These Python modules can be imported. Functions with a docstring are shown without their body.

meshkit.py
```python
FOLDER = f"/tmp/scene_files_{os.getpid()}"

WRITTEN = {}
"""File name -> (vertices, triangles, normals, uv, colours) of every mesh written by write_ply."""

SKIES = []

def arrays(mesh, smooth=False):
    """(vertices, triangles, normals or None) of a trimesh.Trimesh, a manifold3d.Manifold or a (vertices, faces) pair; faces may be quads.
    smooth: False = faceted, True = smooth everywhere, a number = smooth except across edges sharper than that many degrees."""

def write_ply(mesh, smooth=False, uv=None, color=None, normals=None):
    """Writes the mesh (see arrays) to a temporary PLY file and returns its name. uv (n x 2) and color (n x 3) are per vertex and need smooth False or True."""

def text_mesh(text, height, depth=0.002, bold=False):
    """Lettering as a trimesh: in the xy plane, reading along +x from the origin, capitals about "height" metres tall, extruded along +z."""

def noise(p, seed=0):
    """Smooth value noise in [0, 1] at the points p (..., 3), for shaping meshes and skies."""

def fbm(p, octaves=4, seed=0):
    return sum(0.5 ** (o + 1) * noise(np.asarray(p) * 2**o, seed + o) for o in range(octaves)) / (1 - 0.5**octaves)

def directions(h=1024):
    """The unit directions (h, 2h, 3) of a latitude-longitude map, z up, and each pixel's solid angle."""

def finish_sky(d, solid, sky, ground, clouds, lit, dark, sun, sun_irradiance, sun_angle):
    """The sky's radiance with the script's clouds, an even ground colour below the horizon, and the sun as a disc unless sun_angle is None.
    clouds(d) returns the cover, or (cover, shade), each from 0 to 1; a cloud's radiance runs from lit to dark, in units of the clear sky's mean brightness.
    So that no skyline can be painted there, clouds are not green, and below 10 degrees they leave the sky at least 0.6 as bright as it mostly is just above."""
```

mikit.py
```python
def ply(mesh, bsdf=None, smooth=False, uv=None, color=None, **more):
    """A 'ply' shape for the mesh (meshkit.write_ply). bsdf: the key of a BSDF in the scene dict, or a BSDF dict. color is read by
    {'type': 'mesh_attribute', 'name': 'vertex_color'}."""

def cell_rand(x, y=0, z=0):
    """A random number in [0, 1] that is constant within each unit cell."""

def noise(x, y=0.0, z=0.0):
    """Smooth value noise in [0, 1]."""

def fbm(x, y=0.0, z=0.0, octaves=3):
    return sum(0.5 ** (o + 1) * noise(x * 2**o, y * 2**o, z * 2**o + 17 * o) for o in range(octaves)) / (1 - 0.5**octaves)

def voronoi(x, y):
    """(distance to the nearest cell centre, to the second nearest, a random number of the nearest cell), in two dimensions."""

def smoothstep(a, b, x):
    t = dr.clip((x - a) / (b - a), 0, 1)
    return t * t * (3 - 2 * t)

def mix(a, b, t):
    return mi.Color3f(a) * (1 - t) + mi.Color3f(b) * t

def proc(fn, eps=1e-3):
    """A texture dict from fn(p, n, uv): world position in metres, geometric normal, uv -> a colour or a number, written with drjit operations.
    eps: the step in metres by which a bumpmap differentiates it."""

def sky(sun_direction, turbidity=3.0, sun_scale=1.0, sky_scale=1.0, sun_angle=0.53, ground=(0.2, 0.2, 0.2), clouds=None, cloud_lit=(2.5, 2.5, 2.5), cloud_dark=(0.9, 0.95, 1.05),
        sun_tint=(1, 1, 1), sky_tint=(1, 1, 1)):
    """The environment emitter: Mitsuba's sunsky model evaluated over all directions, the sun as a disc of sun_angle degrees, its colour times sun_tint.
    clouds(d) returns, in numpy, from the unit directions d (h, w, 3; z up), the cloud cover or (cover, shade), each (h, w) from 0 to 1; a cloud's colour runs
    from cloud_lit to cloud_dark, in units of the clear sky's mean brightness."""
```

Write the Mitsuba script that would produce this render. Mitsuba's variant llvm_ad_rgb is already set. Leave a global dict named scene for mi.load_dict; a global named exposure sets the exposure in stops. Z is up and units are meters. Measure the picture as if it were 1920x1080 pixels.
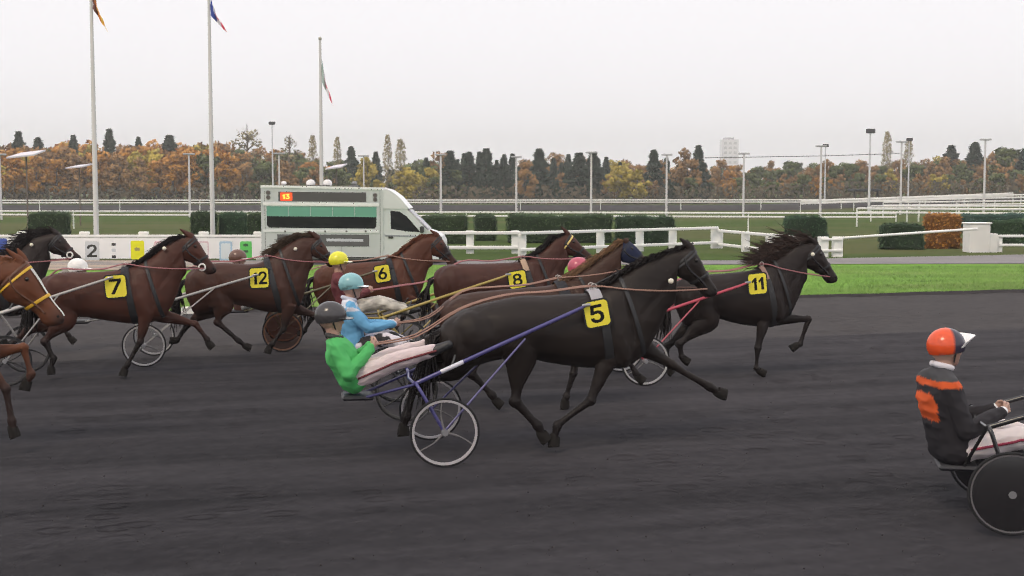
import math
import numpy as np, trimesh, shapely, manifold3d as m3
import drjit as dr, mitsuba as mi, mikit, meshkit
from shapely import affinity
from mikit import fbm, noise, smoothstep, mix

T = mi.ScalarTransform4f
PI = math.pi
scene, labels = {}, {}

# ------------------------------------------------------------------ camera, sky, exposure
F, CX, CY, HZ, CAMZ = 2500.0, 960.0, 540.0, 356.0, 2.66      # focal length, centre and horizon in pixels of a 1920 wide frame; camera height in metres
PITCH = math.atan((CY - HZ) / F)
FW = np.array([0, math.cos(PITCH), -math.sin(PITCH)]); UP = np.array([0, math.sin(PITCH), math.cos(PITCH)])
EYE = np.array([0, 0, CAMZ])
scene['camera'] = {'type': 'perspective', 'fov': math.degrees(2 * math.atan(960 / F)), 'fov_axis': 'x', 'near_clip': 0.1, 'far_clip': 6000.0,
                   'to_world': T().look_at(origin=EYE.tolist(), target=(EYE + FW).tolist(), up=[0, 0, 1])}
scene['sky'] = mikit.sky([-0.32, -0.62, 0.74], turbidity=4, sun_scale=0.37, sun_angle=16, clouds=lambda d: 1.0, cloud_lit=(4.72, 4.62, 4.76), ground=(0.12, 0.12, 0.11))
labels['sky'] = {'kind': 'structure'}
exposure = 1.2

rng = np.random.default_rng(11)


# ------------------------------------------------------------------ helpers
def ray(px, py):
    d = np.array([px - CX, 0, 0.0]) + F * FW + (CY - py) * UP
    return d / d[1]                      # unit advance in y


def W(px, py, D):
    "the point seen at a pixel at distance D (metres along y)"
    return EYE + D * ray(px, py)


def G(px, py, z=0.0):
    r = ray(px, py)
    return EYE + r * (z - CAMZ) / r[2]


def XA(px, D):
    return (px - CX) / F * D


def ZA(py, D):
    return CAMZ - (py - HZ) / F * D


def srgb(r, g, b):
    c = np.array([r, g, b]) / 255.0
    return np.where(c < 0.04045, c / 12.92, ((c + 0.055) / 1.055) ** 2.4)


def bs(name, d):
    scene[name] = d
    labels.pop(name, None)


VC = {'type': 'mesh_attribute', 'name': 'vertex_color'}
bs('mat_matte', {'type': 'twosided', 'b': {'type': 'principled', 'base_color': VC, 'roughness': 0.85, 'specular': 0.25}})
bs('mat_satin', {'type': 'twosided', 'b': {'type': 'principled', 'base_color': VC, 'roughness': 0.45, 'specular': 0.5}})
bs('mat_gloss', {'type': 'twosided', 'b': {'type': 'principled', 'base_color': VC, 'roughness': 0.18, 'specular': 0.5, 'clearcoat': 0.4}})
bs('mat_coat', {'type': 'twosided', 'b': {'type': 'principled', 'base_color': VC, 'roughness': 0.5, 'specular': 0.22, 'sheen': 0.05}})
bs('mat_cloth', {'type': 'twosided', 'b': {'type': 'principled', 'base_color': VC, 'roughness': 0.8, 'specular': 0.3, 'sheen': 0.3}})
bs('mat_metal', {'type': 'twosided', 'b': {'type': 'principled', 'base_color': VC, 'roughness': 0.3, 'metallic': 0.8}})
bs('mat_leaf', {'type': 'twosided', 'b': {'type': 'principled', 'base_color': VC, 'roughness': 0.75, 'specular': 0.2}})
bs('mat_glass', {'type': 'twosided', 'b': {'type': 'principled', 'base_color': {'type': 'rgb', 'value': [0.012, 0.014, 0.016]}, 'roughness': 0.06, 'specular': 0.6}})
bs('mat_brownfilm', {'type': 'thindielectric', 'specular_transmittance': {'type': 'rgb', 'value': [0.46, 0.30, 0.25]}, 'specular_reflectance': 0.6})


def tm(v, f):
    v, f = np.asarray(v, float), np.asarray(f, int)
    if f.shape[1] == 4:
        f = np.vstack([f[:, [0, 1, 2]], f[:, [0, 2, 3]]])
    return trimesh.Trimesh(v, f, process=False)


def cat(ms):
    return trimesh.util.concatenate([m for m in ms if m is not None])


def from_man(m):
    x = m.to_mesh()
    return trimesh.Trimesh(np.array(x.vert_properties[:, :3], float), np.array(x.tri_verts, int), process=False)


def to_man(m):
    man = m3.Manifold(m3.Mesh(np.asarray(m.vertices, np.float32), np.asarray(m.faces, np.uint32)))
    return man


def piece(mesh, color, finish='matte', smooth=35, jitter=0.0, to_world=None):
    "a ply dict; colour is one rgb or one per vertex"
    color = np.asarray(color, float)
    if color.ndim == 1:
        if smooth not in (False, True, None):
            mesh = trimesh.graph.smooth_shade(mesh, angle=math.radians(smooth), facet_minarea=None)
            smooth = True
        color = np.tile(color, (len(mesh.vertices), 1))
        if jitter:
            n = meshkit.fbm(np.asarray(mesh.vertices) * 3.1, 3, 5)[:, None]
            color = color * (1 + jitter * (2 * n - 1))
    if 'leaf_normals' in mesh.metadata:      # leaves shade as the rounded mass that they make up
        d = {'type': 'ply', 'filename': meshkit.write_ply(mesh, False, None, np.clip(color, 0, 1), normals=mesh.metadata['leaf_normals']), 'face_normals': False, 'bsdf': {'type': 'ref', 'id': 'mat_' + finish}}
    else:
        d = mikit.ply(mesh, 'mat_' + finish, smooth=smooth, color=np.clip(color, 0, 1))
    if to_world is not None:
        d['to_world'] = to_world
    return d


counts = {}


def new(name):
    "name, then name_001, name_002 ... for repeats (works for parts too)"
    k = counts.get(name, 0)
    counts[name] = k + 1
    return name if k == 0 else f'{name}_{k:03d}'


def thing(name, label, cat_, group=None):
    key = new(name)
    labels[key] = {'label': label, 'category': cat_}
    if group:
        labels[key]['group'] = group
    return key


def part(parent, name, mesh, color, finish='matte', smooth=35, jitter=0.0, to_world=None, label=None, **extra):
    key = new(parent + '__' + name)
    scene[key] = piece(mesh, color, finish, smooth, jitter, to_world)
    if label:
        extra['label'] = label
    if extra:
        labels[key] = extra
    return key


def solo(name, label, cat_, mesh, color, finish='matte', smooth=35, jitter=0.0, to_world=None, group=None):
    key = thing(name, label, cat_, group)
    scene[key] = piece(mesh, color, finish, smooth, jitter, to_world)
    return key


def struct(name, mesh, bsdf, smooth=False, kind='structure', label=None):
    scene[name] = mikit.ply(mesh, bsdf, smooth=smooth)
    labels[name] = {'kind': kind}
    if label:
        labels[name]['label'] = label


def box(x0, x1, y0, y1, z0, z1, r=0.0):
    if r <= 0:
        m = trimesh.creation.box((x1 - x0, y1 - y0, z1 - z0))
        m.apply_translation(((x0 + x1) / 2, (y0 + y1) / 2, (z0 + z1) / 2))
        return m
    xs, ys, zs = (x0, x1), (y0, y1), (z0, z1)
    pts = []
    for i in (0, 1):
        for j in (0, 1):
            for k in (0, 1):
                c = np.array([xs[i], ys[j], zs[k]]); s = np.array([1 - 2 * i, 1 - 2 * j, 1 - 2 * k]) * r
                for a in range(3):
                    q = c + s; q[a] = c[a]; pts.append(q)
    return from_man(m3.Manifold.hull_points(np.array(pts)))


def tube(pts, r, seg=8, closed=False, flat=None):
    "a tube along points with radius r (number or list); flat squashes the second axis"
    p = np.asarray(pts, float); n = len(p)
    r = np.broadcast_to(np.asarray(r, float), (n,))
    t = (np.roll(p, -1, 0) - np.roll(p, 1, 0)) if closed else np.gradient(p, axis=0)
    t /= np.linalg.norm(t, axis=1, keepdims=True) + 1e-12
    ref = np.array([0, 1.0, 0]) if abs(t[:, 1]).mean() < 0.8 else np.array([0, 0, 1.0])
    a = np.cross(t, ref); a /= np.linalg.norm(a, axis=1, keepdims=True) + 1e-12
    b = np.cross(t, a)
    th = np.arange(seg) * 2 * PI / seg
    v = (p[:, None] + r[:, None, None] * (np.cos(th)[None, :, None] * a[:, None] + (flat or 1) * np.sin(th)[None, :, None] * b[:, None])).reshape(-1, 3)
    f = []
    m = n if closed else n - 1
    for i in range(m):
        j = (i + 1) % n
        for k in range(seg):
            l = (k + 1) % seg
            f += [[i * seg + k, j * seg + k, j * seg + l], [i * seg + k, j * seg + l, i * seg + l]]
    if not closed:
        v = np.vstack([v, p[0], p[-1]])
        c0, c1 = n * seg, n * seg + 1
        for k in range(seg):
            l = (k + 1) % seg
            f += [[c0, k, l], [c1, (n - 1) * seg + l, (n - 1) * seg + k]]
    return tm(v, f)


def rod(a, b, r, seg=8):
    return tube([a, b], r, seg)


def catmull(p, n):
    "n points per span through the rows of p (any number of columns)"
    p = np.asarray(p, float)
    q = np.vstack([2 * p[0] - p[1], p, 2 * p[-1] - p[-2]])
    out = []
    for i in range(1, len(q) - 2):
        for k in range(n):
            t = k / n
            out.append(0.5 * ((2 * q[i]) + (-q[i - 1] + q[i + 1]) * t + (2 * q[i - 1] - 5 * q[i] + 4 * q[i + 1] - q[i + 2]) * t * t + (-q[i - 1] + 3 * q[i] - 3 * q[i + 1] + q[i + 2]) * t ** 3))
    out.append(q[-2])
    return np.array(out)


def loft(rings):
    "closed mesh through rings (n, k, 3)"
    rings = np.asarray(rings); n, k, _ = rings.shape
    v = np.vstack([rings.reshape(-1, 3), rings[0].mean(0), rings[-1].mean(0)])
    f = []
    for i in range(n - 1):
        for j in range(k):
            l = (j + 1) % k
            f += [[i * k + j, (i + 1) * k + j, (i + 1) * k + l], [i * k + j, (i + 1) * k + l, i * k + l]]
    for j in range(k):
        l = (j + 1) % k
        f += [[n * k, j, l], [n * k + 1, (n - 1) * k + l, (n - 1) * k + j]]
    m = tm(v, f)
    if m.volume < 0:
        m.invert()
    return m


def union(meshes):
    ms = [x for x in (to_man(m) for m in meshes) if not x.is_empty()]
    return m3.Manifold.batch_boolean(ms, m3.OpType.Add)


def smooth_union(meshes, edge, it, nu=0.53):
    m = from_man(union(meshes).refine_to_length(edge))
    trimesh.smoothing.filter_taubin(m, lamb=0.5, nu=nu, iterations=it)
    return m


def bone(p0, r0, p1, r1, seg=14):
    a = m3.Manifold.sphere(r0, seg).translate(tuple(map(float, p0))); b = m3.Manifold.sphere(r1, seg).translate(tuple(map(float, p1)))
    return m3.Manifold.batch_hull([a, b])


def bones_mesh(bones, edge, it):
    m = m3.Manifold.batch_boolean([b if isinstance(b, m3.Manifold) else bone(*b) for b in bones], m3.OpType.Add).refine_to_length(edge)
    m = from_man(m)
    trimesh.smoothing.filter_taubin(m, lamb=0.5, nu=0.53, iterations=it)
    return m


def wrinkle(m, amp, freq, seed=0):
    n = m.vertex_normals
    m.vertices = m.vertices + n * (amp * (2 * meshkit.fbm(np.asarray(m.vertices) * freq, 3, seed) - 1))[:, None]
    return m


def crease(m, amp, seed=0):
    "cloth folds: ridged noise pushed along the normals"
    V = np.asarray(m.vertices)
    n = 1 - np.abs(2 * meshkit.fbm(V * np.array([7.0, 7.0, 10.0]), 2, seed) - 1) * 2.2
    b = meshkit.fbm(V * 5.0, 2, seed + 3) - .5
    m.vertices = V + np.array(m.vertex_normals) * (amp * (n - .6) + amp * b)[:, None]
    return m


class Frame:
    "a vertical plane through the picture point (px, distance D), heading turned by deg: local u forward, v away from the camera, z up"
    def __init__(self, px, D, deg=9.0):
        self.a = math.radians(deg)
        self.h = np.array([math.cos(self.a), math.sin(self.a), 0]); self.l = np.array([-math.sin(self.a), math.cos(self.a), 0])
        self.B = np.array([XA(px, D), D, 0.0])
        m = np.eye(4); m[:3, 0] = self.h; m[:3, 1] = self.l; m[:3, 2] = [0, 0, 1]; m[:3, 3] = self.B
        self.tw = T(m)

    def q(self, px, py, v=0.0):
        d = ray(px, py)
        t = ((self.B + v * self.l - EYE) @ self.l) / (d @ self.l)
        p = EYE + t * d - self.B
        return np.array([p @ self.h, p[2]])

    def p3(self, px, py, v=0.0):
        u, z = self.q(px, py, v)
        return np.array([u, v, z])


# ------------------------------------------------------------------ ground, track, roads
def edge_line(x):
    "y of the inner edge of the racing track"
    return 28.8 + (x + 6.45) * 0.289 + 0.0016 * np.clip(x - 2, 0, None) ** 2 + 0.10 * np.sin(np.asarray(x) * 1.9) * np.sin(np.asarray(x) * .73 + 1)


def proc_track(p, n, uv):
    along, across = p.x * 0.961 + p.y * 0.277, -p.x * 0.277 + p.y * 0.961
    streak = fbm(along * 0.22, across * 2.6, 3.0, 3)
    fine = fbm(p.x * 9, p.y * 9, 1.0, 3)
    big = fbm(p.x * 0.35, p.y * 0.35, 7.0, 2)
    edge = smoothstep(21.6, 22.3, across + 0.25 * fbm(along * 0.3, 2.0, 2.0, 2)) 
    base = mix((0.0118, 0.0112, 0.0134), (0.0420, 0.0392, 0.0440), dr.clip(0.70 * streak + 0.30 * fine + 0.40 * big + 0.55 * fbm(along * 0.05, across * 0.55, 9.0, 2) - 0.55, 0, 1))
    return mix(base, (0.051, 0.047, 0.048), edge * (0.55 + 0.45 * fine))


def proc_track_bump(p, n, uv):
    along, across = p.x * 0.961 + p.y * 0.277, -p.x * 0.277 + p.y * 0.961
    d, _, k = mikit.voronoi(along * 1.9, across * 2.7)
    dent = -0.030 * smoothstep(0.34, 0.16, d) * smoothstep(0.45, 0.6, k) * smoothstep(0.35, 0.6, fbm(along * 0.2, across * 0.9, 4.0, 2))
    return dent + 0.020 * fbm(p.x * 11, p.y * 11, 0.0, 4) + 0.02 * fbm(along * 0.7, across * 5.0, 0.0, 2)


def proc_grass(p, n, uv):
    g = fbm(p.x * 1.7, p.y * 1.7, 0.0, 3); f = fbm(p.x * 14, p.y * 14, 0.0, 3); b = fbm(p.x * 0.16, p.y * 0.3, 5.0, 3)
    c = mix((0.076, 0.165, 0.022), (0.155, 0.300, 0.050), dr.clip(0.5 * g + 0.6 * f - 0.05, 0, 1))
    return mix(c, (0.150, 0.160, 0.062), smoothstep(0.45, 0.75, b) * 0.55)


def proc_field(p, n, uv):
    g = fbm(p.x * 0.25, p.y * 0.5, 0.0, 4); f = fbm(p.x * 3.0, p.y * 3.0, 0.0, 3); b = fbm(p.x * 0.05, p.y * 0.10, 5.0, 3)
    c = mix((0.024, 0.046, 0.007), (0.048, 0.072, 0.014), dr.clip(0.7 * g + 0.5 * f - 0.1, 0, 1))
    return mix(c, (0.074, 0.068, 0.030), smoothstep(0.42, 0.72, b) * 0.6)


def proc_road(p, n, uv):
    f = fbm(p.x * 8, p.y * 8, 0.0, 3); g = fbm(p.x * 0.3, p.y * 1.6, 2.0, 3)
    c = mix((0.12, 0.115, 0.115), (0.20, 0.19, 0.195), dr.clip(0.5 * f + 0.6 * g - 0.05, 0, 1))
    return mix(c, (0.33, 0.25, 0.18), 0.7 * smoothstep(-6.0, -14.0, p.x) * smoothstep(0.3, 0.6, g))


def proc_fartrack(p, n, uv):
    f = fbm(p.x * 0.1, p.y * 0.6, 0.0, 3)
    return mix((0.023, 0.021, 0.023), (0.036, 0.033, 0.035), f)


def ground_bsdf(name, fn, bump=None, scale=1.0, rough=0.95):
    d = {'type': 'principled', 'base_color': mikit.proc(fn), 'roughness': rough, 'specular': 0.2}
    if bump:
        d = {'type': 'bumpmap', 'tex': mikit.proc(bump, eps=4e-3), 'scale': scale, 'b': d}
    bs(name, {'type': 'twosided', 'b': d})


ground_bsdf('mat_track', proc_track, proc_track_bump)
ground_bsdf('mat_grass', proc_grass)
ground_bsdf('mat_field', proc_field)
ground_bsdf('mat_road', proc_road)
ground_bsdf('mat_fartrack', proc_fartrack)


def terrain(x, y):
    "height of the land beyond the track: flat, with a low bank far right"
    s = lambda a, b, t: np.clip((t - a) / (b - a), 0, 1) ** 2 * (3 - 2 * np.clip((t - a) / (b - a), 0, 1))
    return 1.15 * s(22, 60, x - 0.10 * (y - 90)) * s(88, 165, y) + 14 * s(60, 420, x) * s(420, 900, y)


def sheet(xs, ys, zf):
    X, Y = np.meshgrid(xs, ys, indexing='ij')
    v = np.stack([X, Y, zf(X, Y)], -1).reshape(-1, 3)
    n, m = len(xs), len(ys)
    i, j = np.meshgrid(np.arange(n - 1), np.arange(m - 1), indexing='ij')
    a = (i * m + j).ravel()
    return tm(v, np.stack([a, a + m, a + m + 1, a + 1], 1))


def ribbon(x, y0, y1, z):
    x = np.asarray(x, float)
    y0 = np.broadcast_to(y0, x.shape); y1 = np.broadcast_to(y1, x.shape)
    zf = (lambda X, Y: terrain(X, Y) + z)
    k = 7
    v = np.array([[[a, b + (c - b) * t / (k - 1), 0] for t in range(k)] for a, b, c in zip(x, y0, y1)])
    v[..., 2] = zf(v[..., 0], v[..., 1])
    n = len(x)
    f = [[i * k + j, (i + 1) * k + j, (i + 1) * k + j + 1, i * k + j + 1] for i in range(n - 1) for j in range(k - 1)]
    return tm(v.reshape(-1, 3), f)


def grid(lo, hi, step, far):
    a = np.arange(lo, hi + step, step)
    return np.concatenate([-np.geomspace(far, -lo + step, 10)[:] if lo < 0 else [], a, np.geomspace(hi + 2 * step, far, 10)])


struct('ground', sheet(grid(-160, 200, 8, 1650), np.concatenate([[-130, -60, -20], np.arange(0, 440, 8), np.geomspace(450, 1840, 12)]), lambda X, Y: terrain(X, Y) - np.where(Y < 41, 0.09, 0.012)), 'mat_field', smooth=True)
# racing track: one sheet with a slightly uneven surface, up to its inner edge
xs = np.concatenate([np.linspace(-60, -14, 24), np.linspace(-13.6, 22, 180), np.linspace(23, 70, 24)])
ts = np.linspace(0, 1, 190)


def track_mesh():
    v = []
    for x in xs:
        e = edge_line(x)
        y = -12 + (e + 12) * ts
        v.append(np.stack([np.full_like(y, x), y, np.zeros_like(y)], 1))
    v = np.array(v)
    al, ac = v[..., 0] * 0.961 + v[..., 1] * 0.277, -v[..., 0] * 0.277 + v[..., 1] * 0.961
    h = 0.050 * (meshkit.fbm(np.stack([al * 0.35, ac * 2.4, 0 * al], -1), 3, 3) - 0.5) + 0.034 * (meshkit.fbm(np.stack([al * 2.0, ac * 3.0, 0 * al], -1), 3, 8) - 0.5)
    v[..., 2] = h - 0.005
    n, m = len(xs), len(ts)
    i, j = np.meshgrid(np.arange(n - 1), np.arange(m - 1), indexing='ij')
    a = (i * m + j).ravel()
    return tm(v.reshape(-1, 3), np.stack([a, a + m, a + m + 1, a + 1], 1))


struct('racing_track', track_mesh(), 'mat_track', smooth=True)
gx = np.concatenate([np.linspace(-60, -15, 16), np.linspace(-14.6, 26, 120), np.linspace(28, 80, 16)])
struct('grass_verge', ribbon(gx, edge_line(gx) , np.where(gx < -9, 44.5, 47.5) + np.clip(gx - 6, 0, None) * 0.06 + 0 * gx, 0.035), 'mat_grass', smooth=True)
# the raised lip of the verge along the track
lip = np.array([[x, edge_line(x) + o, z] for x in gx for o, z in ((-0.10, -0.04), (0.0, 0.075))])
struct('verge_edge', tm(lip, [[2 * i, 2 * i + 2, 2 * i + 3, 2 * i + 1] for i in range(len(gx) - 1)]), 'mat_track')
rx = np.linspace(-60, 110, 86)
struct('service_road', ribbon(rx, np.where(rx < -9, 43.5, 46.6) + np.clip(rx - 6, 0, None) * 0.06, 49.4 + np.clip((rx - 8) * 0.35, 0, 9), 0.055), 'mat_road', smooth=True)
fx = np.linspace(-260, 330, 90)
struct('far_track', ribbon(fx, 170 + 0 * fx, 236 + 0 * fx, 0.03), 'mat_fartrack', smooth=True)

# grass blades on the verge
def blades(n, fn, h0, h1, seed, col0, col1):
    r = np.random.default_rng(seed)
    p = fn(r, n)
    a = r.uniform(0, 2 * PI, n); h = r.uniform(h0, h1, n); w = r.uniform(0.006, 0.014, n)
    s = np.stack([np.cos(a), np.sin(a), 0 * a], 1)
    lean = np.stack([r.normal(0, .4, n), r.normal(0, .4, n), np.ones(n)], 1) * h[:, None]
    v = np.stack([p - s * w[:, None], p + s * w[:, None], p + lean], 1).reshape(-1, 3)
    f = np.arange(3 * n).reshape(-1, 3)
    t = r.uniform(0, 1, n)[:, None]
    c = np.repeat(np.asarray(col0) * (1 - t) + np.asarray(col1) * t, 3, 0)
    return tm(v, f), c


def verge_pts(r, n):
    x = r.uniform(-12, 24, n); e = edge_line(x); t = r.uniform(0, 1, n) ** 1.4
    y = e + t * (46 - e)
    return np.stack([x, y, np.full(n, 0.03)], 1)


m, c = blades(90000, verge_pts, 0.03, 0.075, 3, (0.088, 0.180, 0.028), (0.140, 0.255, 0.048))
c = c * (.50 + 1.05 * meshkit.fbm(np.asarray(m.vertices) * (.5, 1.1, 0), 3, 4))[:, None] * np.array([1.05, 1, .95])
nb = np.random.default_rng(8).normal(0, .3, (len(m.vertices), 3)) + (0, 0, 1); m.metadata['leaf_normals'] = nb / np.linalg.norm(nb, axis=1, keepdims=True)
scene['grass_blades'] = piece(m, c, 'leaf', False)
labels['grass_blades'] = {'kind': 'stuff', 'label': 'short bright green grass blades of the strip beside the track', 'category': 'grass'}

# loose cinder clods on the track
def clods(n):
    r = np.random.default_rng(5)
    base = trimesh.creation.icosphere(0)
    V, Fc = np.asarray(base.vertices), np.asarray(base.faces)
    y = 7.5 + 22 * r.uniform(0, 1, n) ** 1.5; x = r.uniform(-0.42, 0.42, n) * y
    s = 0.003 + 0.006 * r.uniform(0, 1, n) ** 3
    v = V[None] * s[:, None, None] * r.uniform(.6, 1.2, (n, 12, 1)) + np.stack([x, y, 0.004 + 0 * x], 1)[:, None]
    return tm(v.reshape(-1, 3), (Fc[None] + (np.arange(n) * 12)[:, None, None]).reshape(-1, 3))


scene['cinder_clods'] = piece(clods(1500), (0.026, 0.023, 0.024), 'matte', False)
labels['cinder_clods'] = {'kind': 'stuff', 'label': 'loose dark cinder crumbs scattered over the racing track', 'category': 'cinders'}

# small white markers at the edge of the track
for k, (px, py, lab) in enumerate([(357, 590, 'small white trackside marker under the belly of the bay with plate 12'), (150, 592, 'small white trackside marker at the far left edge of the grass'), (1342, 576, 'small pale trackside marker below the belly of the black horse with plate 11')]):
    X, Y = G(px, py)[:2]
    Y = edge_line(X) - 0.15
    solo('track_marker', lab, 'track marker', box(X - .22, X + .22, Y - .05, Y + .05, -.01, .16, .02), (0.72, 0.72, 0.68), 'satin')

def digits(txt, h, depth):
    "bold figures; the 1 is a plain stem with a flag"
    out, x = [], 0.0
    for ch in txt:
        if ch == '1':
            poly = shapely.Polygon([(0, .70), (.30, 1.0), (.44, 1.0), (.44, 0), (.22, 0), (.22, .72), (.08, .58)])
            m = trimesh.creation.extrude_polygon(affinity.scale(poly, h, h, origin=(0, 0)), depth, engine='earcut')
        else:
            m = meshkit.text_mesh(ch, h, depth, bold=True)
        m.apply_translation((x - m.bounds[0][0], -m.bounds[0][1], 0))
        x = m.bounds[1][0] + .14 * h
        out.append(m)
    return cat(out)


# ------------------------------------------------------------------ horses
HEADING = 9.0


def ring_at(S, i, t, grow=0.0, k=24):
    "closed loop of points round the body at station position i+t (catmull stations S), grown by metres"
    s = S[i] * (1 - t) + S[min(i + 1, len(S) - 1)] * t
    return ellipse(s, grow, k)


def ellipse(s, grow=0.0, k=22):
    tu, tz, bu, bz, hw = s
    c = np.array([(tu + bu) / 2, 0, (tz + bz) / 2]); h = np.array([(tu - bu) / 2, 0, (tz - bz) / 2])
    L = np.linalg.norm(h); h = h * (1 + grow / L)
    th = np.arange(k) * 2 * PI / k
    cs, sn = np.cos(th), np.sin(th)
    sn = np.sign(sn) * np.abs(sn) ** 0.86
    return c + cs[:, None] * h + (sn * (hw + grow))[:, None] * np.array([0, 1.0, 0])


def strap(S, pos, width, grow=0.012, k=32, lo=0.0, hi=1.0):
    "flat band round the body at station position pos"
    def at(p):
        i = int(min(max(p, 0), len(S) - 1.001)); t = p - i
        return S[i] * (1 - t) + S[i + 1] * t
    e = 0.02
    d = np.linalg.norm((at(pos + e) - at(pos - e))[:4].reshape(2, 2).mean(0)) / (2 * e)
    w = width / 2 / max(d, 1e-6)
    th = np.arange(k)
    R = [ellipse(at(pos - w), grow, k), ellipse(at(pos - w * .8), grow + .006, k), ellipse(at(pos + w * .8), grow + .006, k), ellipse(at(pos + w), grow, k)]
    v = np.vstack(R); f = []
    for i in range(3):
        for j in range(k):
            l = (j + 1) % k
            f.append([i * k + j, (i + 1) * k + j, (i + 1) * k + l, i * k + l])
    return tm(v, [[a, b, c_] for q in f for a, b, c_ in ((q[0], q[1], q[2]), (q[0], q[2], q[3]))])


def limb(pts, radii, flat=1.0, k=12):
    "lofted leg through 3-D points in the local frame, radii (fore-aft, lateral)"
    P = catmull(np.hstack([np.asarray(pts, float), np.asarray(radii, float)]), 4)
    t = np.gradient(P[:, :3], axis=0); t /= np.linalg.norm(t, axis=1, keepdims=True) + 1e-9
    lat = np.array([0, 1.0, 0])
    a = np.cross(lat, t); a /= np.linalg.norm(a, axis=1, keepdims=True) + 1e-9
    b = np.cross(t, a)
    th = np.arange(k) * 2 * PI / k
    R = P[:, None, :3] + np.cos(th)[None, :, None] * a[:, None] * P[:, None, 3:4] + np.sin(th)[None, :, None] * b[:, None] * P[:, None, 4:5]
    return loft(R)


def lerp(a, b, t):
    return np.asarray(a) * (1 - t) + np.asarray(b) * t


def fore_leg(el, kn, fe, ho, v, s=1.0):
    p = lambda q, dv=0.0: np.array([q[0], v + dv, q[1]])
    el, kn, fe, ho = map(np.asarray, (el, kn, fe, ho))
    top = el + (el - kn) * 0.35
    d = ho - fe; L = np.linalg.norm(d) + 1e-6
    pts = [p(top), p(el), p(lerp(el, kn, .45)), p(lerp(el, kn, .86)), p(kn), p(lerp(kn, fe, .16)), p(lerp(kn, fe, .5)), p(lerp(kn, fe, .85)), p(fe), p(lerp(fe, ho, .42)), p(lerp(fe, ho, .62)), p(lerp(fe, ho, .66)), p(ho)]
    rad = np.array([(.11, .075), (.105, .07), (.072, .056), (.046, .042), (.056, .052), (.040, .038), (.031, .027), (.034, .029), (.050, .043), (.034, .033), (.042, .040), (.044, .042), (.046, .043)]) * s
    return limb(pts, rad)


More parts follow.
